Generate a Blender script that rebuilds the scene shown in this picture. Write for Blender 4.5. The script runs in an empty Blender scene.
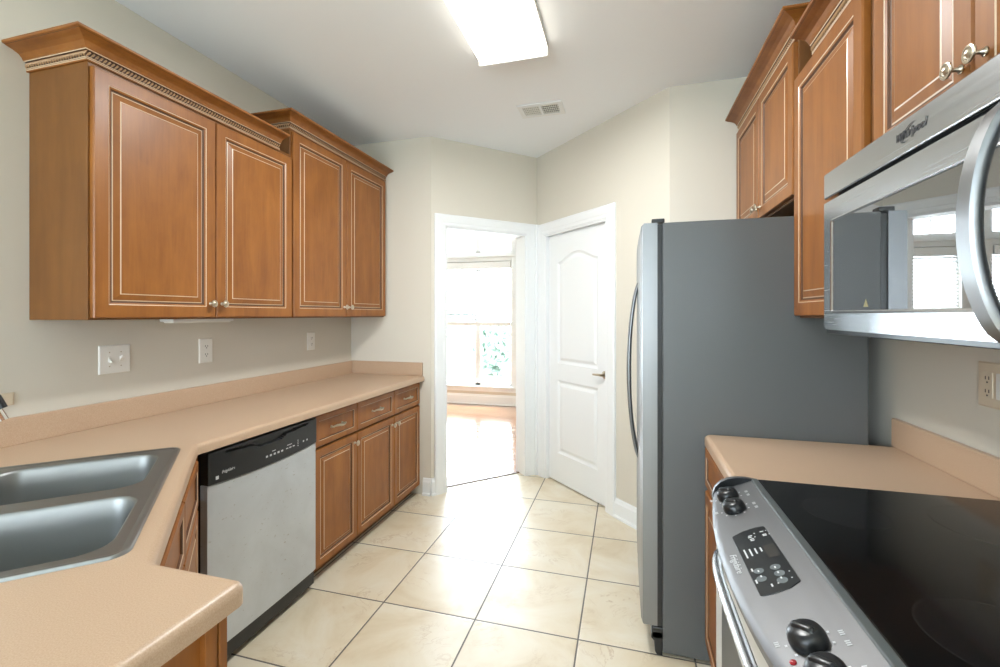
import bpy, bmesh, math, random
from mathutils import Vector, Matrix
from mathutils.geometry import tessellate_polygon
random.seed(7)
scene = bpy.context.scene
col = scene.collection
PI = math.pi

# ------------------------------------------------------------------ camera, world, light, exposure
cam_data = bpy.data.cameras.new('camera')
cam_data.sensor_width = 36.0
cam_data.lens = 451.5 / 1000 * 36.0
cam_data.shift_y = -0.019
cam_data.clip_start = 0.02
cam = bpy.data.objects.new('camera', cam_data)
cam.location = (0, 0, 1.385)
cam.rotation_euler = (PI / 2, 0, 0.2727)
col.objects.link(cam)
scene.camera = cam

scene.view_settings.view_transform = 'Standard'
scene.view_settings.look = 'None'
scene.view_settings.gamma = 1.0
scene.view_settings.use_curve_mapping = False
scene.view_settings.exposure = 0.54
scene.cycles.use_denoising = True
scene.cycles.max_bounces = 10
scene.cycles.diffuse_bounces = 5
scene.cycles.glossy_bounces = 5
scene.cycles.transparent_max_bounces = 12
scene.cycles.sample_clamp_indirect = 6.0
scene.cycles.caustics_reflective = False
scene.cycles.caustics_refractive = False

world = bpy.data.worlds.new('sky')
scene.world = world
world.use_nodes = True
bg = world.node_tree.nodes['Background']
bg.inputs[0].default_value = (0.86, 0.93, 1.0, 1)
bg.inputs[1].default_value = 6.0


def area_light(name, loc, rot, sx, sy, power, color):
    d = bpy.data.lights.new(name, 'AREA')
    d.shape = 'RECTANGLE'
    d.size, d.size_y = sx, sy
    d.energy = power
    d.color = color
    o = bpy.data.objects.new(name, d)
    o.location = loc
    o.rotation_euler = rot
    col.objects.link(o)
    return o


# daylight through the side and sunroom windows; rear and right lamps are added fill
area_light('fill_light_rear', (-1.10, -3.56, 1.45), (PI / 2 + 0.62, 0, 0), 1.6, 1.7, 74, (0.70, 0.85, 1.0))
area_light('daylight_side_window', (-2.06, -2.35, 1.60), (PI / 2 + 0.62, 0, -PI / 2 - 0.0), 1.5, 1.2, 26, (0.70, 0.85, 1.0))
area_light('fill_light_right', (0.86, -2.05, 1.55), (PI / 2 + 0.62, 0, PI / 2), 1.7, 1.2, 5, (0.74, 0.87, 1.0))
area_light('daylight_sunroom_window', (-2.6, 6.95, 1.55), (-PI / 2, 0, 0), 2.6, 2.4, 280, (0.76, 0.89, 1.0))
sun_d = bpy.data.lights.new('sun', 'SUN')
sun_d.energy = 7.0
sun_d.angle = 0.01
sun_d.color = (1.0, 0.95, 0.86)
sun = bpy.data.objects.new('sun', sun_d)
sun.rotation_euler = Vector((-0.16, -0.36, -1.0)).to_track_quat('-Z', 'Y').to_euler()
sun.location = (0, 9, 8)
col.objects.link(sun)


# ------------------------------------------------------------------ materials
def srgb(r, g, b):
    f = lambda c: (c / 255 / 12.92) if c / 255 <= 0.04045 else ((c / 255 + 0.055) / 1.055) ** 2.4
    return (f(r), f(g), f(b), 1)


def new_mat(name):
    m = bpy.data.materials.new(name)
    m.use_nodes = True
    nt = m.node_tree
    return m, nt, nt.nodes['Principled BSDF']


def plain(name, c, rough=0.5, metal=0.0, coat=0.0, spec=0.5, emit=None, estr=0.0):
    m, nt, p = new_mat(name)
    p.inputs['Base Color'].default_value = c
    p.inputs['Roughness'].default_value = rough
    p.inputs['Metallic'].default_value = metal
    p.inputs['Coat Weight'].default_value = coat
    p.inputs['Coat Roughness'].default_value = 0.08
    p.inputs['Specular IOR Level'].default_value = spec
    if emit:
        p.inputs['Emission Color'].default_value = emit
        p.inputs['Emission Strength'].default_value = estr
    return m


def N(nt, t, **kw):
    n = nt.nodes.new(t)
    for k, v in kw.items():
        setattr(n, k, v)
    return n


def obj_coords(nt, scale=(1, 1, 1), rot=(0, 0, 0), loc=(0, 0, 0)):
    tc = N(nt, 'ShaderNodeTexCoord')
    mp = N(nt, 'ShaderNodeMapping')
    mp.inputs['Scale'].default_value = scale
    mp.inputs['Rotation'].default_value = rot
    mp.inputs['Location'].default_value = loc
    nt.links.new(tc.outputs['Object'], mp.inputs['Vector'])
    return mp.outputs['Vector']


def noise(nt, vec, scale, detail=4, rough=0.55, dist=0.0):
    n = N(nt, 'ShaderNodeTexNoise')
    n.inputs['Scale'].default_value = scale
    n.inputs['Detail'].default_value = detail
    n.inputs['Roughness'].default_value = rough
    n.inputs['Distortion'].default_value = dist
    nt.links.new(vec, n.inputs['Vector'])
    return n.outputs['Fac']


def ramp(nt, fac, stops):
    r = N(nt, 'ShaderNodeValToRGB')
    els = r.color_ramp.elements
    els[0].position, els[0].color = stops[0]
    els[1].position, els[1].color = stops[-1]
    for p, c in stops[1:-1]:
        e = els.new(p)
        e.color = c
    nt.links.new(fac, r.inputs['Fac'])
    return r.outputs['Color']


def mixc(nt, fac, a, b, mode='MIX'):
    m = N(nt, 'ShaderNodeMix', data_type='RGBA', blend_type=mode)
    if isinstance(fac, (int, float)):
        m.inputs[0].default_value = fac
    else:
        nt.links.new(fac, m.inputs[0])
    for i, v in ((6, a), (7, b)):
        if isinstance(v, tuple):
            m.inputs[i].default_value = v
        else:
            nt.links.new(v, m.inputs[i])
    return m.outputs[2]


def math_n(nt, op, a, b=None, clamp=False):
    m = N(nt, 'ShaderNodeMath', operation=op, use_clamp=clamp)
    for i, v in enumerate((a, b)):
        if v is None:
            continue
        if isinstance(v, (int, float)):
            m.inputs[i].default_value = v
        else:
            nt.links.new(v, m.inputs[i])
    return m.outputs[0]


def bump(nt, p, h, strength, dist=0.002):
    b = N(nt, 'ShaderNodeBump')
    b.inputs['Strength'].default_value = strength
    b.inputs['Distance'].default_value = dist
    nt.links.new(h, b.inputs['Height'])
    nt.links.new(b.outputs['Normal'], p.inputs['Normal'])


def wood(name, dark, light, rough=0.40, coat=0.10, grain=(9, 9, 1.3)):
    m, nt, p = new_mat(name)
    v = obj_coords(nt, grain)
    n1 = noise(nt, v, 1.6, 5, 0.55, 0.6)
    c = ramp(nt, n1, [(0.28, dark), (0.72, light)])
    v2 = obj_coords(nt, (60, 60, 3))
    n2 = noise(nt, v2, 2.0, 3, 0.6)
    n3 = noise(nt, obj_coords(nt, (1, 1, 0.7)), 7.0, 4, 0.6, 0.4)
    c = mixc(nt, 0.30, c, ramp(nt, n3, [(0.35, dark), (0.65, light)]))
    c = mixc(nt, 0.16, c, ramp(nt, n2, [(0.3, dark), (0.7, light)]))
    nt.links.new(c, p.inputs['Base Color'])
    p.inputs['Roughness'].default_value = rough
    p.inputs['Coat Weight'].default_value = coat
    p.inputs['Coat Roughness'].default_value = 0.25
    p.inputs['Specular IOR Level'].default_value = 0.35
    return m


def paint(name, c, c2=None, bumpy=0.12, rough=0.6):
    m, nt, p = new_mat(name)
    v = obj_coords(nt)
    n = noise(nt, v, 1.1, 3)
    nt.links.new(ramp(nt, n, [(0.3, c), (0.7, c2 or c)]), p.inputs['Base Color'])
    p.inputs['Roughness'].default_value = rough
    p.inputs['Specular IOR Level'].default_value = 0.25
    bump(nt, p, noise(nt, v, 170, 3), bumpy, 0.001)
    return m


def brushed(name, c, rough, axis, lo=0.85):
    """brushed stainless: fine streaks along axis"""
    m, nt, p = new_mat(name)
    sc = [260, 260, 260]
    sc[axis] = 2.5
    v = obj_coords(nt, tuple(sc))
    n = noise(nt, v, 1.0, 3)
    c1 = tuple(x * lo for x in c[:3]) + (1,)
    nt.links.new(ramp(nt, n, [(0.3, c1), (0.7, c)]), p.inputs['Base Color'])
    p.inputs['Metallic'].default_value = 1.0
    r = N(nt, 'ShaderNodeMapRange')
    r.inputs[3].default_value = rough * 0.8
    r.inputs[4].default_value = rough * 1.25
    nt.links.new(n, r.inputs[0])
    nt.links.new(r.outputs[0], p.inputs['Roughness'])
    return m


M = {}
M['wall'] = paint('wall_paint', (0.645, 0.607, 0.525, 1), (0.655, 0.617, 0.537, 1))
M['ceiling'] = paint('ceiling_paint', (0.86, 0.895, 0.935, 1), (0.87, 0.905, 0.945, 1), 0.2, 0.8)
M['white'] = plain('white_trim_paint', (0.80, 0.82, 0.83, 1), 0.35)
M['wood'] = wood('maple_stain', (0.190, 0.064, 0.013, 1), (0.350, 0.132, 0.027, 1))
M['wood_shaded'] = wood('maple_stain_shaded', (0.145, 0.056, 0.013, 1), (0.215, 0.088, 0.021, 1), 0.45, 0.1)  # same maple; shade on the cabinet sides put into a darker colour
M['glaze'] = plain('glaze_highlight_cream', (0.62, 0.47, 0.33, 1), 0.32, coat=0.3)  # cream glaze on bead edges, with their highlights put into the colour
M['groove'] = plain('glaze_line_brown', (0.10, 0.040, 0.014, 1), 0.5)
M['dark'] = plain('cabinet_gap', (0.03, 0.015, 0.008, 1), 0.7)
M['black'] = plain('black_plastic', (0.012, 0.013, 0.014, 1), 0.28)
M['black_matte'] = plain('black_matte', (0.008, 0.008, 0.009, 1), 0.6)
M['knob'] = plain('aged_nickel', (0.52, 0.46, 0.36, 1), 0.28, 1.0)
M['chrome'] = plain('chrome', (0.82, 0.84, 0.85, 1), 0.08, 1.0)
M['steel_v'] = brushed('brushed_steel_upright', (0.25, 0.255, 0.26, 1), 0.34, 2, 0.96)
M['steel_h'] = brushed('brushed_steel_across', (0.50, 0.515, 0.53, 1), 0.25, 1, 0.97)
M['steel_sink'] = plain('sink_steel', (0.29, 0.30, 0.295, 1), 0.44, 1.0)
M['plate'] = plain('wall_plate_white', (0.80, 0.79, 0.74, 1), 0.35)
M['plate_beige'] = plain('wall_plate_almond', (0.66, 0.56, 0.42, 1), 0.4)
M['slot'] = plain('slot_dark', (0.05, 0.045, 0.04, 1), 0.6)
M['vinyl'] = plain('window_vinyl', (0.80, 0.80, 0.80, 1), 0.4)
M['print'] = plain('printed_light_grey', (0.60, 0.61, 0.62, 1), 0.5)
M['print_dark'] = plain('printed_dark_grey', (0.03, 0.03, 0.035, 1), 0.5)
M['blind'] = plain('blind_white', (0.84, 0.84, 0.83, 1), 0.5)
M['blind_grey'] = plain('blind_grey', (0.33, 0.35, 0.37, 1), 0.5)
M['red'] = plain('indicator_red', (0.30, 0.015, 0.02, 1), 0.25)
M['bark'] = plain('bark', (0.16, 0.11, 0.08, 1), 0.8)
M['leaf'] = plain('leaf', (0.44, 0.56, 0.51, 1), 0.6)
M['grass'] = plain('grass', (0.36, 0.42, 0.34, 1), 0.8)
M['fixture'] = plain('fixture_white', (0.82, 0.82, 0.80, 1), 0.4)
M['diffuser'] = plain('lit_diffuser', (0.9, 0.88, 0.82, 1), 0.4, emit=(1.0, 0.93, 0.80, 1), estr=3.2)
M['sign'] = plain('warning_yellow', (0.25, 0.22, 0.10, 1), 0.5)


def make_counter_mat():
    m, nt, p = new_mat('speckled_tan_laminate')
    v = obj_coords(nt)
    a = noise(nt, v, 420, 2, 0.7)
    c = ramp(nt, a, [(0.34, (0.45, 0.308, 0.202, 1)), (0.5, (0.49, 0.345, 0.235, 1)), (0.68, (0.53, 0.385, 0.27, 1))])
    nt.links.new(c, p.inputs['Base Color'])
    p.inputs['Roughness'].default_value = 0.36
    p.inputs['Specular IOR Level'].default_value = 0.45
    return m


M['counter'] = make_counter_mat()

TILE, TX0, TY0 = 0.4632, -1.5875, 1.9424


def make_tile_mat():
    m, nt, p = new_mat('cream_marble_floor_tile')
    tc = N(nt, 'ShaderNodeTexCoord')
    sep = N(nt, 'ShaderNodeSeparateXYZ')
    nt.links.new(tc.outputs['Object'], sep.inputs[0])
    ds, ids = [], []
    for ax, o in ((0, TX0), (1, TY0)):
        u = math_n(nt, 'DIVIDE', math_n(nt, 'SUBTRACT', sep.outputs[ax], o), TILE)
        fr = math_n(nt, 'FRACT', u)
        ids.append(math_n(nt, 'FLOOR', u))
        ds.append(math_n(nt, 'MINIMUM', fr, math_n(nt, 'SUBTRACT', 1.0, fr)))
    d = math_n(nt, 'MINIMUM', ds[0], ds[1])
    grout = math_n(nt, 'LESS_THAN', d, 0.0075)
    comb = N(nt, 'ShaderNodeCombineXYZ')
    nt.links.new(ids[0], comb.inputs[0])
    nt.links.new(ids[1], comb.inputs[1])
    wn = N(nt, 'ShaderNodeTexWhiteNoise', noise_dimensions='3D')
    nt.links.new(comb.outputs[0], wn.inputs['Vector'])
    off = N(nt, 'ShaderNodeVectorMath', operation='MULTIPLY_ADD')
    nt.links.new(wn.outputs['Color'], off.inputs[0])
    off.inputs[1].default_value = (9, 9, 9)
    nt.links.new(tc.outputs['Object'], off.inputs[2])
    vec = off.outputs[0]
    cloud = noise(nt, vec, 3.2, 5, 0.6, 0.8)
    base = ramp(nt, cloud, [(0.30, (0.62, 0.51, 0.335, 1)), (0.48, (0.71, 0.62, 0.46, 1)), (0.70, (0.77, 0.71, 0.585, 1))])
    vein = noise(nt, vec, 5.0, 8, 0.65, 1.6)
    vv = math_n(nt, 'ABSOLUTE', math_n(nt, 'SUBTRACT', vein, 0.5))
    vm = math_n(nt, 'SUBTRACT', 1.0, math_n(nt, 'MULTIPLY', vv, 45), True)
    patch = noise(nt, vec, 4.0, 2)
    vm = math_n(nt, 'MULTIPLY', vm, math_n(nt, 'MULTIPLY', math_n(nt, 'SUBTRACT', patch, 0.48), 4.0, True), True)
    base = mixc(nt, math_n(nt, 'MULTIPLY', vm, 0.75), base, (0.42, 0.28, 0.14, 1))
    c = mixc(nt, grout, base, (0.10, 0.085, 0.07, 1))
    nt.links.new(c, p.inputs['Base Color'])
    rg = math_n(nt, 'ADD', math_n(nt, 'MULTIPLY', grout, 0.4), 0.40)
    nt.links.new(rg, p.inputs['Roughness'])
    p.inputs['Specular IOR Level'].default_value = 1.0
    p.inputs['Coat Weight'].default_value = 0.4
    p.inputs['Coat Roughness'].default_value = 0.33
    h = math_n(nt, 'MINIMUM', math_n(nt, 'MULTIPLY', d, 60), 1.0)
    bump(nt, p, h, 0.5, 0.003)
    return m


M['tile'] = make_tile_mat()


def make_planks():
    m, nt, p = new_mat('oak_floor_planks')
    tc = N(nt, 'ShaderNodeTexCoord')
    mp = N(nt, 'ShaderNodeMapping')
    mp.inputs['Rotation'].default_value = (0, 0, 0.0)
    nt.links.new(tc.outputs['Object'], mp.inputs['Vector'])
    br = N(nt, 'ShaderNodeTexBrick')
    br.offset = 0.37
    br.inputs['Color1'].default_value = (0.42, 0.21, 0.11, 1)
    br.inputs['Color2'].default_value = (0.34, 0.16, 0.08, 1)
    br.inputs['Mortar'].default_value = (0.12, 0.06, 0.03, 1)
    br.inputs['Scale'].default_value = 1.0
    br.inputs['Mortar Size'].default_value = 0.0015
    br.inputs['Brick Width'].default_value = 0.9
    br.inputs['Row Height'].default_value = 0.083
    nt.links.new(mp.outputs['Vector'], br.inputs['Vector'])
    g = noise(nt, obj_coords(nt, (3, 50, 1)), 2.0, 4)
    c = mixc(nt, 0.35, br.outputs['Color'], ramp(nt, g, [(0.3, (0.27, 0.12, 0.06, 1)), (0.7, (0.5, 0.28, 0.15, 1))]))
    nt.links.new(c, p.inputs['Base Color'])
    p.inputs['Roughness'].default_value = 0.16
    p.inputs['Coat Weight'].default_value = 0.8
    p.inputs['Coat Roughness'].default_value = 0.08
    return m


M['planks'] = make_planks()


def make_glass():
    m = bpy.data.materials.new('window_glass')
    m.use_nodes = True
    nt = m.node_tree
    nt.nodes.clear()
    out = N(nt, 'ShaderNodeOutputMaterial')
    mx = N(nt, 'ShaderNodeMixShader')
    tr = N(nt, 'ShaderNodeBsdfTransparent')
    gl = N(nt, 'ShaderNodeBsdfGlossy')
    gl.inputs['Roughness'].default_value = 0.0
    lw_ = N(nt, 'ShaderNodeLayerWeight')
    lw_.inputs['Blend'].default_value = 0.5
    fac = math_n(nt, 'ADD', math_n(nt, 'MULTIPLY', math_n(nt, 'POWER', lw_.outputs['Facing'], 5.0), 0.7), 0.03)
    nt.links.new(fac, mx.inputs[0])
    nt.links.new(tr.outputs[0], mx.inputs[1])
    nt.links.new(gl.outputs[0], mx.inputs[2])
    nt.links.new(mx.outputs[0], out.inputs[0])
    return m


M['glass'] = make_glass()


def make_fridge_side():
    m, nt, p = new_mat('pebbled_grey_enamel')
    p.inputs['Base Color'].default_value = (0.100, 0.108, 0.109, 1)
    p.inputs['Roughness'].default_value = 0.33
    p.inputs['Specular IOR Level'].default_value = 0.6
    bump(nt, p, noise(nt, obj_coords(nt), 300, 2), 0.7, 0.0012)
    return m


M['fridge_side'] = make_fridge_side()


def make_worn_steel():
    """dishwasher door: pale steel with scuffs and specks"""
    m, nt, p = new_mat('scuffed_pale_steel')
    v = obj_coords(nt, (1, 1, 1))
    n = noise(nt, v, 3.0, 5, 0.6, 0.5)
    c = ramp(nt, n, [(0.35, (0.50, 0.53, 0.56, 1)), (0.65, (0.58, 0.62, 0.66, 1))])
    sp = noise(nt, obj_coords(nt, (1, 1, 2.2)), 52, 2, 0.4)
    c = mixc(nt, math_n(nt, 'MULTIPLY', math_n(nt, 'SUBTRACT', sp, 0.70), 9, True), c, (0.30, 0.27, 0.23, 1))
    nt.links.new(c, p.inputs['Base Color'])
    p.inputs['Metallic'].default_value = 0.45
    p.inputs['Roughness'].default_value = 0.42
    return m


M['worn_steel'] = make_worn_steel()


def make_cooktop():
    m, nt, p = new_mat('black_ceramic_glass')
    p.inputs['Base Color'].default_value = (0.006, 0.006, 0.006, 1)
    v = obj_coords(nt)
    n = noise(nt, v, 6, 4)
    r = N(nt, 'ShaderNodeMapRange')
    r.inputs[3].default_value = 0.07
    r.inputs[4].default_value = 0.16
    nt.links.new(n, r.inputs[0])
    nt.links.new(r.outputs[0], p.inputs['Roughness'])
    p.inputs['Specular IOR Level'].default_value = 0.5
    return m


M['cooktop'] = make_cooktop()
M['cooktop'].node_tree.nodes['Principled BSDF'].inputs['Specular IOR Level'].default_value = 0.38
M['mw_glass'] = plain('dark_mirror_glass', (0.035, 0.038, 0.04, 1), 0.02, 0.0, spec=1.0, coat=1.0)
M['mw_glass'].node_tree.nodes['Principled BSDF'].inputs['Coat IOR'].default_value = 2.2
M['mw_glass'].node_tree.nodes['Principled BSDF'].inputs['Coat Roughness'].default_value = 0.0
M['panel_grey'] = brushed('range_panel_steel', (0.24, 0.24, 0.245, 1), 0.44, 1, 0.95)
M['white_enamel'] = plain('pale_steel_trim', (0.72, 0.72, 0.71, 1), 0.3, 0.6)
M['burner'] = plain('burner_print', (0.0085, 0.0085, 0.009, 1), 0.13, spec=0.38)
M['burner_ring'] = plain('burner_ring_print', (0.016, 0.015, 0.014, 1), 0.18, spec=0.38)
M['trim_grey'] = plain('cooktop_edge_trim', (0.085, 0.095, 0.095, 1), 0.42, 0.0)


# ------------------------------------------------------------------ mesh helpers
class MB:
    def __init__(s):
        s.v, s.f, s.m = [], [], []

    def add(s, vs, fs, m=0):
        o = len(s.v)
        s.v += [tuple(v) for v in vs]
        for f in fs:
            s.f.append(tuple(i + o for i in f))
            s.m.append(m)
        return s

    def box(s, x0, x1, y0, y1, z0, z1, m=0):
        x0, x1 = sorted((x0, x1)); y0, y1 = sorted((y0, y1)); z0, z1 = sorted((z0, z1))
        vs = [(x, y, z) for z in (z0, z1) for y in (y0, y1) for x in (x0, x1)]
        return s.add(vs, [(0, 2, 3, 1), (4, 5, 7, 6), (0, 1, 5, 4), (2, 6, 7, 3), (0, 4, 6, 2), (1, 3, 7, 5)], m)

    def fbox(s, fr, u0, u1, v0, v1, d0, d1, m=0):
        """box in a face frame"""
        vs = [fr(u, v, d) for d in (d0, d1) for v in (v0, v1) for u in (u0, u1)]
        return s.add(vs, [(0, 2, 3, 1), (4, 5, 7, 6), (0, 1, 5, 4), (2, 6, 7, 3), (0, 4, 6, 2), (1, 3, 7, 5)], m)

    def prism(s, poly, z0, z1, m=0):
        n = len(poly)
        vs = [(x, y, z0) for x, y in poly] + [(x, y, z1) for x, y in poly]
        fs = [tuple(range(n - 1, -1, -1)), tuple(range(n, 2 * n))]
        fs += [(i, (i + 1) % n, n + (i + 1) % n, n + i) for i in range(n)]
        return s.add(vs, fs, m)

    def rings(s, loops, m=0, cap0=False, cap1=True, mats=None, closed=True):
        """loops of equal length joined in order"""
        n = len(loops[0])
        vs = [p for l in loops for p in l]
        o = len(s.v)
        s.v += [tuple(v) for v in vs]
        for k in range(len(loops) - 1):
            mm = mats[k] if mats else m
            for i in range(n if closed else n - 1):
                j = (i + 1) % n
                s.f.append((o + k * n + i, o + k * n + j, o + (k + 1) * n + j, o + (k + 1) * n + i)); s.m.append(mm)
        if cap0:
            s.f.append(tuple(o + i for i in range(n - 1, -1, -1))); s.m.append(mats[0] if mats else m)
        if cap1:
            b = o + (len(loops) - 1) * n
            s.f.append(tuple(b + i for i in range(n))); s.m.append(mats[-1] if mats and len(mats) >= len(loops) else m)
        return s

    def tube(s, pts, r, n=10, m=0, caps=True, closed=False, flat=1.0):
        pts = [Vector(p) for p in pts]
        k = len(pts)
        rr = r if isinstance(r, (list, tuple)) else [r] * k
        loops = []
        up = None
        for i, p in enumerate(pts):
            if closed:
                t = (pts[(i + 1) % k] - pts[i - 1]).normalized()
            else:
                t = (pts[min(i + 1, k - 1)] - pts[max(i - 1, 0)]).normalized()
            if up is None:
                up = Vector((0, 0, 1)) if abs(t.z) < 0.9 else Vector((0, 1, 0))
            a = t.cross(up).normalized()
            up = a.cross(t).normalized()
            loops.append([p + rr[i] * (math.cos(2 * PI * q / n) * a + flat * math.sin(2 * PI * q / n) * up) for q in range(n)])
        if closed:
            loops.append(loops[0])
            return s.rings(loops, m, False, False)
        return s.rings(loops, m, caps, caps)

    def lathe(s, prof, o, axis, n=20, m=0, mats=None):
        o = Vector(o); ax = Vector(axis).normalized()
        a = ax.orthogonal().normalized(); b = ax.cross(a)
        loops = [[o + ax * h + r * (math.cos(2 * PI * q / n) * a + math.sin(2 * PI * q / n) * b) for q in range(n)] for r, h in prof]
        return s.rings(loops, m, True, True, mats)

    def grid(s, rows, m=0):
        n = len(rows[0])
        vs = [p for r in rows for p in r]
        fs = [(k * n + i, k * n + i + 1, (k + 1) * n + i + 1, (k + 1) * n + i) for k in range(len(rows) - 1) for i in range(n - 1)]
        return s.add(vs, fs, m)

    def flat_holes(s, outer, holes, fn, m=0):
        """planar face with holes; fn maps 2D to 3D"""
        lists = [[Vector((x, y, 0)) for x, y in outer]] + [[Vector((x, y, 0)) for x, y in h] for h in holes]
        allp = [p for l in lists for p in l]
        tris = tessellate_polygon(lists)
        return s.add([fn(p.x, p.y) for p in allp], [tuple(t) for t in tris], m)

    def build(s, name, mats, parent=None, bevel=0.0, smooth=None, segs=2):
        if not isinstance(mats, (list, tuple)):
            mats = [mats]
        me = bpy.data.meshes.new(name)
        off = Vector((0, 0, 0))
        p = parent
        while p is not None:
            off += p.location
            p = p.parent
        me.from_pydata([tuple(Vector(v) - off) for v in s.v], [], s.f)
        for mt in mats:
            me.materials.append(mt)
        me.polygons.foreach_set('material_index', s.m)
        bm = bmesh.new()
        bm.from_mesh(me)
        bmesh.ops.recalc_face_normals(bm, faces=bm.faces)
        bm.to_mesh(me)
        bm.free()
        if smooth is not None:
            me.polygons.foreach_set('use_smooth', [True] * len(me.polygons))
            me.set_sharp_from_angle(angle=math.radians(smooth))
        me.update()
        o = bpy.data.objects.new(name, me)
        o.parent = parent
        col.objects.link(o)
        if bevel:
            b = o.modifiers.new('soft_edge', 'BEVEL')
            b.width = bevel
            b.segments = segs
            b.limit_method = 'ANGLE'
            b.angle_limit = math.radians(40)
        return o


def tag(o, label=None, cat=None, group=None, kind=None):
    if label: o['label'] = label
    if cat: o['category'] = cat
    if group: o['group'] = group
    if kind: o['kind'] = kind
    return o


def thing(name, label, cat, loc, group=None):
    o = bpy.data.objects.new(name, None)
    o.empty_display_size = 0.1
    o.location = loc
    col.objects.link(o)
    return tag(o, label, cat, group)


def structure(name, mb, mats, label, cat, **kw):
    return tag(mb.build(name, mats, None, **kw), label, cat, None, 'structure')


def frame(o, U, Nn, V=(0, 0, 1)):
    o, U, Nn, V = Vector(o), Vector(U), Vector(Nn), Vector(V)
    return lambda u, v, d: o + u * U + v * V + d * Nn


def off_poly(poly, d):
    """inset a CCW polygon by d (mitred)"""
    n = len(poly)
    out = []
    for i in range(n):
        a, b, c = Vector(poly[i - 1]), Vector(poly[i]), Vector(poly[(i + 1) % n])
        e1 = (b - a).normalized(); e2 = (c - b).normalized()
        n1 = Vector((-e1.y, e1.x)); n2 = Vector((-e2.y, e2.x))
        k = 1 + n1.dot(n2)
        out.append(tuple(b + (n1 + n2) * (d / max(k, 0.25))))
    return out


def round_poly(poly, r, n=6):
    """round corners of a polygon; r scalar or per-corner list"""
    out = []
    k = len(poly)
    for i in range(k):
        a, b, c = Vector(poly[i - 1]), Vector(poly[i]), Vector(poly[(i + 1) % k])
        ri = r[i] if isinstance(r, (list, tuple)) else r
        if ri <= 0:
            out.append(tuple(b)); continue
        e1 = (a - b).normalized(); e2 = (c - b).normalized()
        ang = e1.angle(e2)
        t = ri / math.tan(ang / 2)
        p1, p2 = b + e1 * t, b + e2 * t
        ctr = b + (e1 + e2).normalized() * (ri / math.sin(ang / 2))
        a1 = math.atan2(*(p1 - ctr).yx); a2 = math.atan2(*(p2 - ctr).yx)
        da = (a2 - a1 + PI) % (2 * PI) - PI
        for q in range(n + 1):
            th = a1 + da * q / n
            out.append((ctr.x + ri * math.cos(th), ctr.y + ri * math.sin(th)))
    return out


def rect(u0, u1, v0, v1):
    return [(u0, v0), (u1, v0), (u1, v1), (u0, v1)]


def text(name, body, size, fr, u, v, d, U, V, mat, parent, shear=0.0, align='LEFT', ext=0.0003):
    c = bpy.data.curves.new(name, 'FONT')
    c.body = body
    c.size = size
    c.shear = shear
    c.align_x = align
    c.extrude = ext
    c.materials.append(mat)
    o = bpy.data.objects.new(name, c)
    U, V = Vector(U).normalized(), Vector(V).normalized()
    Z = U.cross(V)
    off = Vector((0, 0, 0)); p = parent
    while p is not None:
        off += p.location; p = p.parent
    mt = Matrix((U, V, Z)).transposed().to_4x4()
    mt.translation = fr(u, v, d) - off
    me = bpy.data.meshes.new_from_object(o)
    bpy.data.objects.remove(o)
    o = bpy.data.objects.new(name, me)
    o.parent = parent
    o.matrix_local = mt
    col.objects.link(o)
    return o


# ------------------------------------------------------------------ room shell
CEIL = 2.75
XL, XR = -2.14, 0.935
YE = 3.19
A = Vector((-1.44, 3.19)); C = Vector((-0.75, 3.88)); R = Vector((0.25, 2.88))
DK = 4.76   # the wood floor starts inside the doorway
floor_poly = [(-2.30, -3.75), (1.10, -3.75), (1.10, 3.02), (0.31, 3.02), (-0.72, 4.04), (-1.57, 3.19), (-2.30, 3.19)]
structure('floor', MB().prism(floor_poly, -0.12, 0.0), M['tile'], 'cream marble tile floor with dark grout lines', 'floor')
wood_poly = [(-4.75, 3.25), (-1.51, 3.25), (-0.72, 4.04), (-0.55, 4.21), (-0.55, 6.80), (-4.75, 6.80)]
structure('floor_sunroom', MB().prism(wood_poly, -0.12, -0.002), M['planks'], 'glossy reddish oak plank floor beyond the open doorway', 'floor')
structure('ceiling', MB().prism(floor_poly, CEIL, CEIL + 0.12), M['ceiling'], 'plain pale grey white kitchen ceiling', 'ceiling')
structure('ceiling_sunroom', MB().box(-4.75, -0.45, 3.19, 6.80, 3.15, 3.27), M['ceiling'], 'white ceiling of the bright room beyond the doorway', 'ceiling')


def wall(name, p0, p1, thick, z0, z1, openings, label, mat=None):
    """wall from p0 to p1 (inner face), thickness to the left of the direction; openings (s0,s1,z0,z1)"""
    p0, p1 = Vector(p0), Vector(p1)
    L = (p1 - p0).length
    U = (p1 - p0) / L
    Nn = Vector((-U.y, U.x))
    fr = frame((p0.x, p0.y, 0), (U.x, U.y, 0), (Nn.x, Nn.y, 0))
    mb = MB()
    s = 0.0
    for a, b in sorted({(o[0], o[1]) for o in openings}):
        if a > s: mb.fbox(fr, s, a, z0, z1, 0, thick)
        zc = z0
        for za, zb in sorted((o[2], o[3]) for o in openings if o[0] == a):
            if za > zc: mb.fbox(fr, a, b, zc, za, 0, thick)
            zc = zb
        if zc < z1: mb.fbox(fr, a, b, zc, z1, 0, thick)
        s = b
    if s < L: mb.fbox(fr, s, L, z0, z1, 0, thick)
    return structure(name, mb, mat or M['wall'], label, 'wall')


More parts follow.
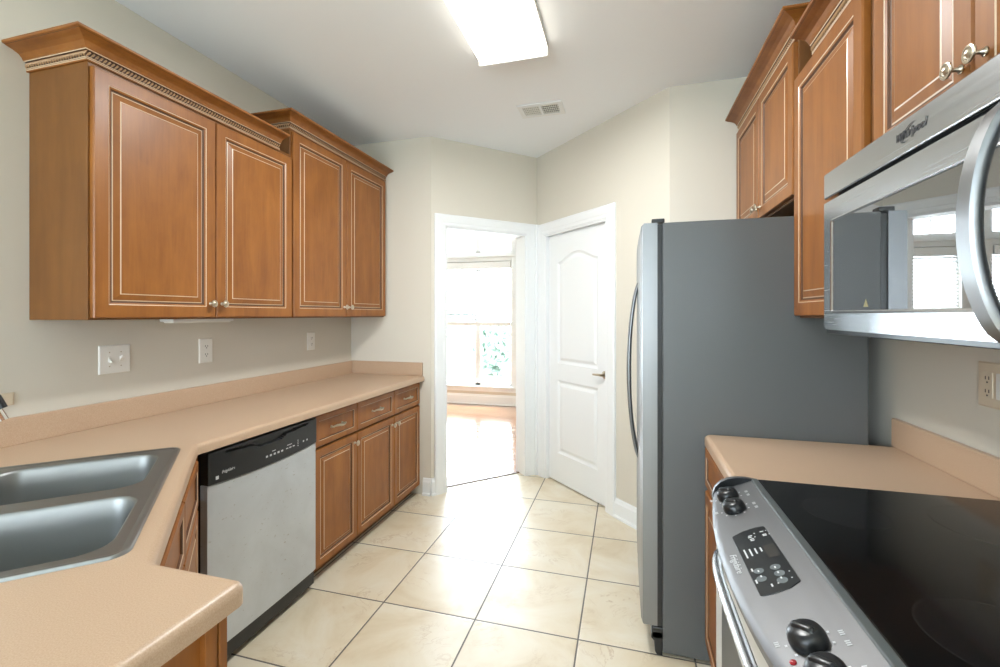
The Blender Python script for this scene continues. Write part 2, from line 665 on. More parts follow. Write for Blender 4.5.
T = 0.12
wall('wall_left', (XL, YE), (XL, -3.72), -T, 0, CEIL, [(4.79, 6.29, 0.95, 2.15)], 'long beige wall behind the countertop and left cabinets')
wall('wall_end', (-2.26, YE), tuple(A), T, 0, CEIL, [], 'short beige wall at the end of the long counter')
wall('wall_doorway', tuple(A), tuple(C), T, 0, CEIL, [(0.115, 0.862, 0, 2.07)], 'angled beige wall with the open doorway')
wall('wall_pantry', tuple(C), tuple(R), T, 0, CEIL, [(0.125, 0.878, 0, 2.06)], 'angled beige wall with the closed white door')
wall('wall_alcove', (0.25, 2.88), (XR + T, 2.88), T, 0, CEIL, [], 'pale wall beyond the refrigerator')
wall('wall_right', (XR, -3.72), (XR, 2.88), -T, 0, CEIL, [(0.82, 2.52, 0.90, 2.20)], 'beige wall behind the range and right counter')
wall('wall_rear', (XL - T, -3.60), (XR + T, -3.60), -T, 0, CEIL, [(0.30, 2.00, 0.45, 2.45)], 'beige wall with wide added window behind the camera')
WY = 6.63
wall('wall_window', (-4.75, WY), (-0.55, WY), T, 0, 3.15, [(1.96, 3.08, 0.285, 2.20), (0.55, 1.67, 0.285, 2.20), (1.96, 3.08, 2.335, 2.95), (0.55, 1.67, 2.335, 2.95)],
     'pale window wall of the bright room beyond the doorway')
wall('wall_sunroom', (-4.60, 3.19), (-4.60, 6.75), T, 0, 3.15, [], 'pale side wall of the bright room, out of sight from the kitchen')
wall('wall_sunroom_inner', (-0.70, 6.75), (-0.70, 4.05), T, 0, 3.15, [], 'pale inner wall of the bright room beside the doorway')
structure('wall_sunroom_end', MB().box(-4.75, -2.26, 3.19, 3.31, 0, 3.15).box(-2.26, -1.42, 3.20, 3.31, CEIL + 0.12, 3.15), M['wall'],
          'pale wall of the bright room backing on the kitchen', 'wall')
structure('wall_doorway_upper', MB().prism([(-1.49, 3.26), (-0.66, 4.09), (-0.72, 4.15), (-1.55, 3.32)], CEIL + 0.12, 3.15), M['wall'],
          'upper wall above the doorway on the bright room side', 'wall')


structure('added_wall_pantry', MB().box(-0.58, 1.06, 5.0, 5.1, 0, CEIL).box(-0.58, -0.57, 4.2, 5.0, 0, CEIL).box(0.96, 1.06, 2.99, 5.0, 0, CEIL), M['wall'],  # unseen enclosure added to stop sky light under the door
          'plain unseen inner walls of the dark pantry behind the closed door', 'wall')
structure('added_floor_pantry', MB().prism([(-0.70, 4.02), (0.31, 3.02), (1.06, 3.02), (1.06, 5.1), (-0.58, 5.1), (-0.58, 4.10)], -0.12, -0.001), M['tile'], 'unseen tile floor of the pantry behind the closed door', 'floor')
structure('added_ceiling_pantry', MB().prism([(-0.70, 4.02), (0.31, 3.02), (1.06, 3.02), (1.06, 5.1), (-0.58, 5.1), (-0.58, 4.10)], CEIL, CEIL + 0.1), M['ceiling'], 'unseen ceiling of the pantry behind the closed door', 'ceiling')


structure('trim_4', MB().prism([(-1.397, 3.363 - 0.012), (-0.862, 3.898 - 0.012), (-0.872, 3.908), (-1.407, 3.373)], -0.002, 0.006), M['groove'], 'dark threshold strip between tile and wood floor', 'trim')


def baseboard(name, p0, p1, label, h=0.13):
    """along the inner face; the room lies on the right of the direction p0 > p1"""
    p0, p1 = Vector(p0), Vector(p1)
    U = (p1 - p0).normalized(); Nn = Vector((U.y, -U.x)); L = (p1 - p0).length
    fr = frame((p0.x, p0.y, 0), (U.x, U.y, 0), (Nn.x, Nn.y, 0))
    prof = [(0, 0.0), (0.026, 0.0), (0.026, 0.014), (0.016, 0.020), (0.016, h - 0.03), (0.011, h - 0.018), (0.009, h - 0.006), (0.003, h), (0, h)]
    mb = MB()
    mb.rings([[fr(s, z, d) for d, z in prof] for s in (0, L)], 0, True, True)
    return structure(name, mb, M['white'], label, 'baseboard')


def wpt(P0, dirn, s):
    v = P0 + Vector(dirn).normalized() * s
    return (v.x, v.y)


D1, D2 = (1, 1), (1, -1)
baseboard('baseboard_doorway', (-1.505, 3.19), tuple(A), 'white baseboard left of the open doorway')
baseboard('baseboard_doorway_return', tuple(A), wpt(A, D1, 0.03), 'white baseboard stub against the doorway casing')
baseboard('baseboard_pantry', wpt(C, D2, 0.965), tuple(R), 'white baseboard between the white door and refrigerator')
baseboard('baseboard_alcove', tuple(R), (XR, 2.88), 'white baseboard behind the refrigerator')
baseboard('baseboard_window', (-4.60, WY), (-0.70, WY), 'white baseboard under the window in the bright room', 0.155)


def casing(name, P0, dirn, s0, s1, ztop, w, label, jamb_depth, wl=None, wr=None):
    U = Vector(dirn).normalized()
    Nn = Vector((U.y, -U.x))
    fr = frame((P0.x, P0.y, 0), (U.x, U.y, 0), (Nn.x, Nn.y, 0))
    mb = MB()
    wl, wr = wl or w, wr or w
    prof = [(0.0, 0.0), (0.0, 0.012), (0.008, 0.015), (0.03, 0.015), (0.036, 0.018), (0.75, 0.022), (0.9, 0.022), (1.0, 0.016), (1.0, 0.0)]
    prof = [(t if t in (0.0, 1.0) or t > 0.2 else t / w, d) for t, d in prof]
    loops = []
    for t, d in prof:
        loops.append([fr(s0 - t * wl, 0, d), fr(s0 - t * wl, ztop + t * w, d), fr(s1 + t * wr, ztop + t * w, d), fr(s1 + t * wr, 0, d)])
    mb.rings(loops, 0, False, False, closed=False)
    # jamb lining
    mb.fbox(fr, s0 - 0.001, s0 + 0.014, 0, ztop, -jamb_depth, 0.006)
    mb.fbox(fr, s1 - 0.014, s1 + 0.001, 0, ztop, -jamb_depth, 0.006)
    mb.fbox(fr, s0, s1, ztop - 0.014, ztop + 0.001, -jamb_depth, 0.006)
    structure(name, mb, M['white'], label, 'trim')
    return fr


casing('trim_1', A, D1, 0.115, 0.862, 2.07, 0.094, 'white casing around the open doorway', T + 0.02, 0.09, 0.09)
pfr = casing('trim_2', C, D2, 0.125, 0.878, 2.06, 0.094, 'white casing around the closed pantry door', T + 0.01, 0.09, 0.088)
structure('trim_3', MB().prism([(C.x - 0.03, C.y - 0.03 - 0.0), (C.x, C.y - 0.055), (C.x + 0.03, C.y - 0.03), (C.x, C.y)], 0, 2.16), M['white'],
          'white corner strip where the two casings meet', 'trim')

# closed two-panel door
droot = thing('door_1', 'closed white two-panel arched interior door', 'door', (*wpt(C, D2, 0.50), 0))
droot['kind'] = 'structure'
mb = MB()
dd = -0.028
s0, s1, z0, z1 = 0.141, 0.862, 0.010, 2.044


def arch_poly(a, b, za, zb, rise, n=14):
    p = [(a, za), (b, za)]
    for q in range(n + 1):
        t = q / n
        x = b + (a - b) * t
        k = math.cos((t - 0.5) * 2 * PI) * 0.5 + 0.5
        p.append((x, zb - rise + rise * k ** 0.8))
    return p


up_p = arch_poly(0.262, 0.752, 0.985, 1.885, 0.075)
lo_p = arch_poly(0.262, 0.752, 0.245, 0.845, 0.0)
mb.flat_holes(rect(s0, s1, z0, z1), [up_p, lo_p], lambda x, y: pfr(x, y, dd))
for P in (up_p, lo_p):
    lp = [[pfr(x, y, dd + d) for x, y in off_poly(P, i)] for i, d in ((0, 0), (0.008, -0.006), (0.018, -0.010), (0.026, -0.010), (0.045, -0.002), (0.052, -0.001))]
    mb.rings(lp)
mb.rings([[pfr(x, y, dd) for x, y in rect(s0, s1, z0, z1)], [pfr(x, y, dd - 0.035) for x, y in rect(s0, s1, z0, z1)]])
leaf = mb.build('door_leaf', M['white'], droot)
h = MB()
h.lathe([(0.0, 0), (0.028, 0), (0.028, 0.006), (0.012, 0.012), (0.010, 0.040), (0.0, 0.042)], pfr(0.826, 0.952, dd), pfr(0, 0, 1) - pfr(0, 0, 0), 18)
h.tube([pfr(0.826, 0.952, dd + 0.036), pfr(0.805, 0.953, dd + 0.042), pfr(0.775, 0.951, dd + 0.042), pfr(0.742, 0.949, dd + 0.040)], [0.010, 0.009, 0.008, 0.007], 10)
h.build('door_handle', M['knob'], droot, smooth=40)['label'] = 'nickel lever door handle'

# ------------------------------------------------------------------ windows of the bright room
def window(name, x0, x1, label):
    w = thing(name, label, 'window', ((x0 + x1) / 2, WY, 0.285)); w['kind'] = 'structure'
    fy = frame((0, WY, 0), (1, 0, 0), (0, -1, 0))
    mid = (x0 + x1) / 2 + 0.01
    tr = MB()
    for (a, b, c, d) in ((x0 - 0.095, x0, 0.285, 2.30), (x1, x1 + 0.095, 0.285, 2.30), (x0, x1, 2.20, 2.262), (x0, x1, 2.295, 2.335)):
        tr.fbox(fy, a, b, c, d, 0, 0.022)
    tr.fbox(fy, x0 - 0.105, x1 + 0.105, 2.262, 2.295, 0, 0.045)
    tr.fbox(fy, x0 - 0.095, x0, 2.30, 3.04, 0, 0.02)
    tr.fbox(fy, x1, x1 + 0.095, 2.30, 3.04, 0, 0.02)
    tr.fbox(fy, x0, x1, 2.95, 3.04, 0, 0.02)
    tr.build('window_casing', M['white'], w, 0.003)
    si = MB().fbox(fy, x0 - 0.12, x1 + 0.12, 0.262, 0.288, -0.06, 0.055)
    si.fbox(fy, x0 - 0.095, x1 + 0.095, 0.20, 0.262, 0, 0.018)
    si.build('window_sill', M['white'], w, 0.004)
    f = MB()
    for (a, b, c, d) in ((x0, x0 + 0.03, 0.285, 2.2), (x1 - 0.03, x1, 0.285, 2.2), (x0, x1, 0.285, 0.33), (x0, x1, 2.16, 2.2),
                         (mid - 0.042, mid + 0.042, 0.285, 2.2), (x0, x1, 1.215, 1.265),
                         (x0, x0 + 0.03, 2.335, 2.95), (x1 - 0.03, x1, 2.335, 2.95), (x0, x1, 2.335, 2.365), (x0, x1, 2.92, 2.95), (mid - 0.042, mid + 0.042, 2.335, 2.95)):
        f.fbox(fy, a, b, c, d, -0.085, -0.035)
    fo = f.build('window_frame', M['vinyl'], w, 0.003)
    mu = MB()
    for c0, c1 in ((x0, mid - 0.042), (mid + 0.042, x1)):
        m_ = (c0 + c1) / 2
        mu.fbox(fy, m_ - 0.009, m_ + 0.009, 1.265, 2.16, -0.068, -0.056)
        mu.fbox(fy, m_ - 0.009, m_ + 0.009, 2.365, 2.92, -0.068, -0.056)
    mu.build('muntin', M['vinyl'], fo)
    MB().fbox(fy, x0, x1, 0.30, 2.19, -0.064, -0.061).fbox(fy, x0, x1, 2.34, 2.94, -0.064, -0.061).build('window_pane', M['glass'], fo)
    return w


window('window_1', -2.79, -1.67, 'tall white double window with transom seen through the open doorway')
window('window_2', -4.20, -3.08, 'second white double window of the bright room, hidden behind the wall')


def blind(x0, x1, zb, label, grey):
    b = thing('window_blind', label, 'blind', ((x0 + x1) / 2, WY - 0.02, 2.12))
    fy = frame((0, WY, 0), (1, 0, 0), (0, -1, 0))
    MB().fbox(fy, x0, x1, 2.085, 2.19, -0.03, 0.025).build('headrail', M['blind'], b, 0.004)
    s = MB()
    z = 2.065
    slats = []
    while z > zb + 0.06:
        slats.append(z); z -= 0.043
    xm = (x0 + x1) / 2 - 0.05
    for z in slats:
        s.add([fy(x0, z + 0.013, -0.018), fy(x1, z + 0.013, -0.018), fy(x1, z - 0.013, 0.016), fy(x0, z - 0.013, 0.016)], [(0, 1, 2, 3)])
    s.build('slat', M['blind'], b)
    if grey:
        g = MB()
        for k in range(5):
            zz = zb + 0.168 - k * 0.024
            g.fbox(fy, x0 + 0.05, xm + 0.06, zz - 0.0105, zz + 0.0095, 0.018, 0.022)
        g.build('closed_slat', M['blind_grey'], b)['label'] = 'grey closed slats at the bottom of the blind'
    MB().fbox(fy, x0, x1, zb - 0.005, zb + 0.055, -0.022, 0.022).build('bottom_rail', M['blind'], b, 0.004)
    c = MB()
    for q in (x0 + 0.15, (x0 + x1) / 2, x1 - 0.15):
        c.tube([fy(q, 2.09, 0), fy(q, zb, 0)], 0.0012, 5)
    c.build('lift_cord', M['blind'], b)
    return b


blind(-2.775, -1.685, 1.215, 'white slatted blind half lowered over the window beyond the doorway', True)
blind(-4.185, -3.095, 1.215, 'white slatted blind half lowered over the hidden second window', False)

# side window behind the camera; rear and right windows are added for their light
def simple_window(name, fr, u0, u1, v0, v1, cols, label, loc):
    w = thing(name, label, 'window', loc); w['kind'] = 'structure'
    f = MB()
    for (a, b, c, d) in ((u0, u0 + 0.05, v0, v1), (u1 - 0.05, u1, v0, v1), (u0, u1, v0, v0 + 0.05), (u0, u1, v1 - 0.05, v1), (u0, u1, (v0 + v1) / 2 - 0.02, (v0 + v1) / 2 + 0.02)):
        f.fbox(fr, a, b, c, d, -0.10, -0.04)
    for k in range(1, cols):
        q = u0 + (u1 - u0) * k / cols
        f.fbox(fr, q - 0.03, q + 0.03, v0, v1, -0.10, -0.04)
    fo = f.build('window_frame', M['vinyl'], w, 0.003)
    MB().fbox(fr, u0, u1, v0, v1, -0.075, -0.072).build('window_pane', M['glass'], fo)
    c = MB()
    for (a, b, cc, d) in ((u0 - 0.09, u0, v0 - 0.09, v1 + 0.09), (u1, u1 + 0.09, v0 - 0.09, v1 + 0.09), (u0, u1, v0 - 0.09, v0), (u0, u1, v1, v1 + 0.09)):
        c.fbox(fr, a, b, cc, d, 0, 0.02)
    c.build('window_casing', M['white'], w, 0.003)


simple_window('added_window_rear', frame((XL - T, -3.60, 0), (1, 0, 0), (0, 1, 0)), 0.30, 2.00, 0.45, 2.45, 2, 'wide white window added for fill light behind the camera', (-1.1, -3.6, 0.45))
simple_window('window_4', frame((XL, YE, 0), (0, -1, 0), (1, 0, 0)), 4.79, 6.29, 0.95, 2.15, 2, 'white side window behind the camera', (XL, -2.35, 0.95))

simple_window('added_window_right', frame((XR, -3.72, 0), (0, 1, 0), (-1, 0, 0)), 0.82, 2.52, 0.90, 2.20, 2, 'white window added for fill light in the unseen right wall', (XR, -2.05, 0.9))

# outdoors
structure('ground', MB().box(-30, 30, -30, 40, -0.45, -0.40), M['grass'], 'green lawn outside the window', 'ground')


def tree(loc, h, r, label):
    t = thing('leafy_tree' if h > 2 else 'leafy_bush', label, 'tree' if h > 2 else 'bush', loc, 'greenery outside the window')
    MB().tube([(loc[0], loc[1], loc[2]), (loc[0] + 0.1, loc[1], loc[2] + h * 0.5), (loc[0], loc[1], loc[2] + h * 0.9)], [0.035 * h, 0.025 * h, 0.01 * h], 8).build('trunk', M['bark'], t, smooth=50)
    f = MB()
    for _ in range(1500):
        d = Vector((random.gauss(0, 1), random.gauss(0, 1), random.gauss(0, 1))).normalized() * r * random.uniform(0.35, 1) 
        c = Vector((loc[0], loc[1], loc[2] + h * 0.68)) + Vector((d.x, d.y, d.z * 1.25))
        a = Vector((random.uniform(-1, 1), random.uniform(-1, 1), random.uniform(-1, 1))).normalized()
        b = a.orthogonal().normalized()
        q = random.uniform(0.07, 0.14)
        f.add([c - a * q, c + b * q * 0.6, c + a * q, c - b * q * 0.6], [(0, 1, 2, 3)])
    f.build('foliage', M['leaf'], t)


tree((-3.75, 13.0, -0.42), 1.3, 0.75, 'low pale green bush seen through the lower right window pane')
tree((-6.4, 15.0, -0.42), 3.4, 1.3, 'leafy green tree farther off behind the window blind')

# ------------------------------------------------------------------ cabinets
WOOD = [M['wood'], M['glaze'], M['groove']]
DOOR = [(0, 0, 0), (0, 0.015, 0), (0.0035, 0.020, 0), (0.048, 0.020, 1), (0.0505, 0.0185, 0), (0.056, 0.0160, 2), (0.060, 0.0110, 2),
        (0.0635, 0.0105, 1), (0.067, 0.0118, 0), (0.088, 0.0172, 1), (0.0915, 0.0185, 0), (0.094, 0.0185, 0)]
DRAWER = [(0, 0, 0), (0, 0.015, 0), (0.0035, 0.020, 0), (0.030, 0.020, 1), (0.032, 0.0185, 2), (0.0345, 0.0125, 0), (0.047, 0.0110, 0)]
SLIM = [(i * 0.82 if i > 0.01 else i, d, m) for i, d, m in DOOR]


def panel(fr, u0, u1, v0, v1, rings):
    mb = MB()
    loops = [[fr(u, v, d) for u, v in rect(u0 + i, u1 - i, v0 + i, v1 - i)] for i, d, _ in rings]
    mb.rings(loops, 0, True, True, [m for _, _, m in rings])
    return mb


def add_knob(fr, u, v, d, parent):
    ax = fr(0, 0, 1) - fr(0, 0, 0)
    prof = [(0.0, 0), (0.008, 0.0), (0.0085, 0.002), (0.0042, 0.006), (0.0040, 0.018), (0.0065, 0.020), (0.0150, 0.0215), (0.0165, 0.0235), (0.0160, 0.0255),
            (0.0125, 0.0262), (0.0115, 0.0252), (0.0105, 0.0262), (0.007, 0.0290), (0.003, 0.0302), (0.0, 0.0304)]
    o = MB().lathe(prof, fr(u, v, d), ax, 20).build('knob', M['knob'], parent, smooth=50)
    o['label'] = 'round aged nickel knob'
    return o


def add_pull(fr, u, v, d, parent):
    mb = MB()
    ax = fr(0, 0, 1) - fr(0, 0, 0)
    for q in (-0.048, 0.048):
        mb.lathe([(0, 0), (0.008, 0), (0.007, 0.004), (0.0045, 0.008), (0.0045, 0.02), (0, 0.021)], fr(u + q, v, d), ax, 12)
    pts, rr = [], []
    for k in range(25):
        t = k / 24
        x = -0.062 + 0.124 * t
        a = (t - 0.5) * 2
        pts.append(fr(u + x, v + 0.008 * math.sin(t * PI * 2) * 0.5, d + 0.016 + 0.012 * (1 - a * a)))
        rr.append(0.0035 + 0.0028 * (1 - a * a) + (0.0008 if k % 2 else 0))
    mb.tube(pts, rr, 8)
    o = mb.build('drawer_pull', M['knob'], parent, smooth=50)
    o['label'] = 'aged nickel bow drawer pull'
    return o


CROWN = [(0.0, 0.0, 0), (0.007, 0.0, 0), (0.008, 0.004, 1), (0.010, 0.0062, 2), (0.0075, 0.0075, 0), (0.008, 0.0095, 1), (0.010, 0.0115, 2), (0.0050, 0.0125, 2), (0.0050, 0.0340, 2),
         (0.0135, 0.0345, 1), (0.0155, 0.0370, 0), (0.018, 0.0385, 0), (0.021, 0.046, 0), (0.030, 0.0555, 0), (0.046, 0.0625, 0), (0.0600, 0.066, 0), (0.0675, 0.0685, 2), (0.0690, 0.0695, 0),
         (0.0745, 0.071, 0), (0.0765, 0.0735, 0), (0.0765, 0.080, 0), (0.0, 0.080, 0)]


def crown(path, z0, side, parent, label=None):
    """moulding along a plan path; side=+1: outward is to the right of the direction"""
    pts = [Vector(p) for p in path]
    offs = []
    for i in range(len(pts)):
        ns = []
        for a, b in ((i - 1, i), (i, i + 1)):
            if a < 0 or b >= len(pts): continue
            e = (pts[b] - pts[a]).normalized()
            ns.append(Vector((e.y, -e.x)) * side)
        if len(ns) == 1: offs.append(ns[0])
        else: offs.append((ns[0] + ns[1]) / (1 + ns[0].dot(ns[1])))
    mb = MB()
    loops = [[(p.x + o.x * d, p.y + o.y * d, z0 + dz) for p, o in zip(pts, offs)] for d, dz, _ in CROWN]
    mb.rings(loops, 0, False, False, [m for _, _, m in CROWN], closed=False)
    for k, (p, o) in enumerate(zip(pts, offs)):
        if k in (0, len(pts) - 1):
            mb.add([(p.x + o.x * d, p.y + o.y * d, z0 + dz) for d, dz, _ in CROWN], [tuple(range(len(CROWN)))])
    c = mb.build('crown_molding', WOOD, parent)
    # rope bead: slanted strands lying in the recess
    rp = MB()
    for k in range(len(pts) - 1):
        e = (pts[k + 1] - pts[k]); L = e.length; e = e.normalized()
        nrm = Vector((e.y, -e.x)) * side
        a = pts[k] + offs[k] * 0.008; b = pts[k + 1] + offs[k + 1] * 0.008
        L2 = (b - a).length
        n = max(2, int(L2 / 0.0128))
        for q in range(n):
            c0 = a + (b - a) * ((q + 0.5) / n)
            loops = []
            for j in range(6):
                t = -1 + 2 * j / 5
                ctr = Vector((c0.x + e.x * t * 0.0066 + nrm.x * (0.0050 * (1 - t * t) - 0.002), c0.y + e.y * t * 0.0066 + nrm.y * (0.0050 * (1 - t * t) - 0.002), z0 + 0.0232 + t * 0.0102))
                w = 0.0040 * math.sqrt(max(0.12, 1 - t * t * 0.9))
                loops.append([tuple(ctr + Vector((e.x, e.y, 0)) * (w * math.cos(g * PI / 2)) + Vector((nrm.x, nrm.y, 0)) * (w * math.sin(g * PI / 2))) for g in (0, 1, 2, 3)])
            rp.rings(loops, 0, True, True)
    rp.build('rope_molding', M['rope'], c, smooth=60)['label'] = 'twisted rope bead with cream glaze'
    return c


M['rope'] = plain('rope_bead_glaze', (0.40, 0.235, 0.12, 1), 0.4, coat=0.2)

LX = -1.835      # face of the left wall cabinets' boxes
lfr = frame((LX, 0, 0), (0, 1, 0), (1, 0, 0))
rfr = frame((0.629, 0, 0), (0, -1, 0), (-1, 0, 0))   # u = -y


def wall_cabinet(label, box, fr, doors, z0, z1, knob_sides, crown_path, crown_z, side, ztop, kz=0.062, group=None):
    x0, x1, y0, y1, zb, zt = box
    c = thing('wall_cabinet', label, 'cabinet', ((x0 + x1) / 2, (y0 + y1) / 2, zb), group)
    b = MB().box(x0, x1, y0, y1, zb, zt)
    b.build('cabinet_body', M['wood_shaded'], c, 0.0015)
    for (u0, u1), ks in zip(doors, knob_sides):
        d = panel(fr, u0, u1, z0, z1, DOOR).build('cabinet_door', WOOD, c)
        ku = u1 - 0.028 if ks > 0 else u0 + 0.028
        if ks: add_knob(fr, ku, z0 + kz, 0.020, d)
    if crown_path: crown(crown_path, crown_z, side, c)
    return c


wall_cabinet('lower two-door maple wall cabinet nearest the sink, with rope crown', (XL + 0.002, LX, 1.145, 2.138, 1.365, 2.29), lfr, [(1.152, 1.6455), (1.6495, 2.138)], 1.372, 2.268,
             (1, -1), [(XL, 1.145), (LX, 1.145), (LX, 2.055)], 2.282, 1, 0)
wall_cabinet('taller two-door maple wall cabinet at the far end of the long wall', (XL + 0.002, LX, 2.1405, 3.175, 1.365, 2.45), lfr, [(2.150, 2.652), (2.657, 3.165)], 1.372, 2.424,
             (1, -1), [(XL, 2.1405), (LX, 2.1405), (LX, 3.187)], 2.434, 1, 0)
wall_cabinet('short two-door maple wall cabinet above the refrigerator', (0.629, XR - 0.002, 1.948, 2.872, 1.832, 2.45), rfr, [(-2.865, -2.415), (-2.410, -1.960)], 1.842, 2.424,
             (1, -1), [(XR, 1.948), (0.629, 1.948), (0.629, 2.872)], 2.434, -1, 0, kz=0.05)
wall_cabinet('tall single-door maple wall cabinet between refrigerator and microwave', (0.629, XR - 0.002, 1.412, 1.944, 1.372, 2.29), rfr, [(-1.940, -1.428)], 1.380, 2.268,
             (0,), [(0.629, 1.80), (0.629, 1.412)], 2.282, 1, 0)
wall_cabinet('two-door maple wall cabinet directly above the microwave', (0.629, XR - 0.002, 0.648, 1.408, 1.765, 2.29), rfr, [(-1.371, -1.0275), (-1.0235, -0.68)], 1.778, 2.268,
             (1, -1), [(0.629, 1.410), (0.629, 0.648), (XR, 0.648)], 2.282, 1, 0, kz=0.07)


# --- base cabinets
def base_body(mb, x0, x1, y0, y1, toe_side):
    mb.box(x0, x1, y0, y1, 0.10, 0.874)
    if toe_side > 0: mb.box(x0, x1 - 0.055, y0, y1, 0.0, 0.10)
    else: mb.box(x0 + 0.055, x1, y0, y1, 0.0, 0.10)


BX = -1.55
bfr = frame((BX, 0, 0), (0, 1, 0), (1, 0, 0))


def base_cabinet(label, y0, y1, units, group=None):
    c = thing('base_cabinet', label, 'cabinet', ((XL + BX) / 2, (y0 + y1) / 2, 0), group)
    mb = MB(); base_body(mb, XL + 0.002, BX, y0, y1, 1)
    mb.build('cabinet_body', M['wood_shaded'], c, 0.001)
    for a, b, ks in units:
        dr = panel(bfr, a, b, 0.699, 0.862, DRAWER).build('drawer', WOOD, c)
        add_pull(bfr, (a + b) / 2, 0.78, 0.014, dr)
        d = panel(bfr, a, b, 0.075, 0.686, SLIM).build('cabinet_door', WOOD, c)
        add_knob(bfr, b - 0.026 if ks > 0 else a + 0.026, 0.635, 0.020, d)
    return c


base_cabinet('single-door maple base cabinet with drawer beside the dishwasher', 1.958, 2.3415, [(1.966, 2.340, 1)])
base_cabinet('double maple base cabinet with two drawers at the far counter end', 2.3425, 3.188, [(2.346, 2.779, 1), (2.785, 3.180, -1)])

# corner sink cabinet: angled front
q = math.sqrt(0.5)
DIAG = -0.238     # x + y on the angled cabinet face
def st(t, s): return ((t - s) * q, (-t - s) * q)     # sink coordinates: t along the angled edge, s back from it
c = thing('sink_cabinet', 'angled maple corner cabinet under the steel sink', 'cabinet', (-1.6, 0.9, 0))
face = -DIAG * q
p0 = st(-1.945, face); p1 = st(-1.105, face)
mb = MB()
poly = [(XL + 0.002, 0.655), p1[:2] if False else (p1[0], 0.64), p1, p0, (BX, p0[1]), (BX, 1.328), (XL + 0.002, 1.328)]
poly = [(XL + 0.002, 0.645), (p1[0], 0.645), p1, p0, (BX, p0[1] + 0.001), (BX, 1.328), (XL + 0.002, 1.328)]
mb.prism(poly, 0.10, 0.69)
mb.build('cabinet_body', M['wood_shaded'], c)
dfr = frame((-face * q, -face * q, 0), (-q, q, 0), (q, q, 0))   # u = -t
def upanel(a, b): return (-b, -a)
# top rail above the open body (keeps the sink bowls clear)
MB().fbox(dfr, 1.105, 1.945, 0.69, 0.874, -0.02, 0).build('face_rail', M['wood_shaded'], c)
MB().box(BX - 0.02, BX + 0.0, 1.26, 1.328, 0.69, 0.874).build('filler_strip', M['wood_shaded'], c)
for a, b, ks in ((-1.94, -1.535, -1), (-1.53, -1.125, 1)):
    u0, u1 = upanel(a, b)
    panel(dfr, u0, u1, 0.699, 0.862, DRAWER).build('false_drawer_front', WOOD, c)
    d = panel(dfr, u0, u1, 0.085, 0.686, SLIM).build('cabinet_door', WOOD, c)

# peninsula cabinet
c = thing('peninsula_cabinet', 'maple cabinet under the peninsula counter in the foreground', 'cabinet', (-1.4, 0.33, 0))
MB().box(XL + 0.002, -0.70, 0.04, 0.625, 0.10, 0.60).box(XL + 0.002, -0.70, 0.04, 0.57, 0, 0.10).box(-0.72, -0.70, 0.04, 0.625, 0.60, 0.874).build('cabinet_body', M['wood_shaded'], c)
MB().box(-0.885, -0.70, 0.607, 0.627, 0.60, 0.874).build('face_panel', M['wood'], c)
MB().box(-0.70, -0.694, 0.06, 0.60, 0.0, 0.874).build('end_panel', M['wood'], c)
for bx in ((-0.70, -0.682, 0.598, 0.622, 0.0, 0.874), (-0.70, -0.680, 0.624, 0.640, 0.09, 0.874), (-0.70, -0.682, 0.04, 0.06, 0, 0.874)):
    MB().box(*bx).build('corner_stile', M['wood'], c, 0.0015)

# right base cabinet
c = thing('base_cabinet', 'narrow maple base cabinet between refrigerator and range', 'cabinet', (0.62, 1.67, 0))
mb = MB(); mb.box(0.318, XR - 0.002, 1.415, 1.934, 0.10, 0.874).box(0.375, XR - 0.002, 1.415, 1.934, 0, 0.10)
mb.build('cabinet_body', M['wood_shaded'], c, 0.001)
rbf = frame((0.318, 0, 0), (0, -1, 0), (-1, 0, 0))
dr = panel(rbf, -1.928, -1.425, 0.715, 0.864, DRAWER).build('drawer', WOOD, c)
add_pull(rbf, -1.60, 0.79, 0.014, dr)
d = panel(rbf, -1.928, -1.425, 0.10, 0.695, SLIM).build('cabinet_door', WOOD, c)
add_knob(rbf, -1.455, 0.64, 0.02, d)

# ------------------------------------------------------------------ countertops
ZT, ZB = 0.914, 0.876


def counter_mesh(outline, hole=None, r=0.016):
    mb = MB()
    steps = [(0, ZB), (0, ZT - r)] + [(r * (1 - math.cos(a)), ZT - r + r * math.sin(a)) for a in (PI / 8, PI / 4, 3 * PI / 8, PI / 2)]
    loops = [[(x, y, z) for x, y in off_poly(outline, i)] for i, z in steps]
    mb.rings(loops, 0, False, False)
    top = off_poly(outline, r)
    mb.flat_holes(top, [hole] if hole else [], lambda x, y: (x, y, ZT))
    mb.flat_holes(outline, [hole] if hole else [], lambda x, y: (x, y, ZB))
    if hole: mb.rings([[(x, y, ZT) for x, y in hole], [(x, y, ZB) for x, y in hole]], 0, False, False)
    return mb


S0, S1, TA, TB = 0.198, 0.758, -1.945, -1.120      # sink rim extents
cut = [st(t, s) for t, s in rect(TA + 0.02, TB - 0.02, S0 + 0.02, S1 - 0.02)]
out_l = [(XL + 0.001, 0.0), (-0.648, 0.0), (-0.648, 0.655), (-0.870, 0.655), (-1.495, 1.280), (-1.495, YE - 0.001), (XL + 0.001, YE - 0.001)]
out_l = round_poly(out_l, [0, 0.012, 0.022, 0.03, 0.03, 0, 0], 5)
ct = thing('countertop', 'long speckled tan laminate countertop with corner sink and peninsula', 'countertop', (-1.8, 1.5, ZB))
counter_mesh(out_l, cut).build('worktop', M['counter'], ct, smooth=35)
sp = MB().box(XL + 0.001, XL + 0.020, 0.0, YE - 0.001, ZT - 0.001, 1.014)
sp.box(XL + 0.020, -1.507, YE - 0.020, YE - 0.001, ZT - 0.001, 1.016)
sp.build('backsplash', M['counter'], ct, 0.004, segs=3)
out_r = [(0.294, 1.413), (XR - 0.001, 1.413), (XR - 0.001, 1.939), (0.294, 1.939)]
out_r = round_poly(out_r, [0, 0, 0, 0.03], 5)
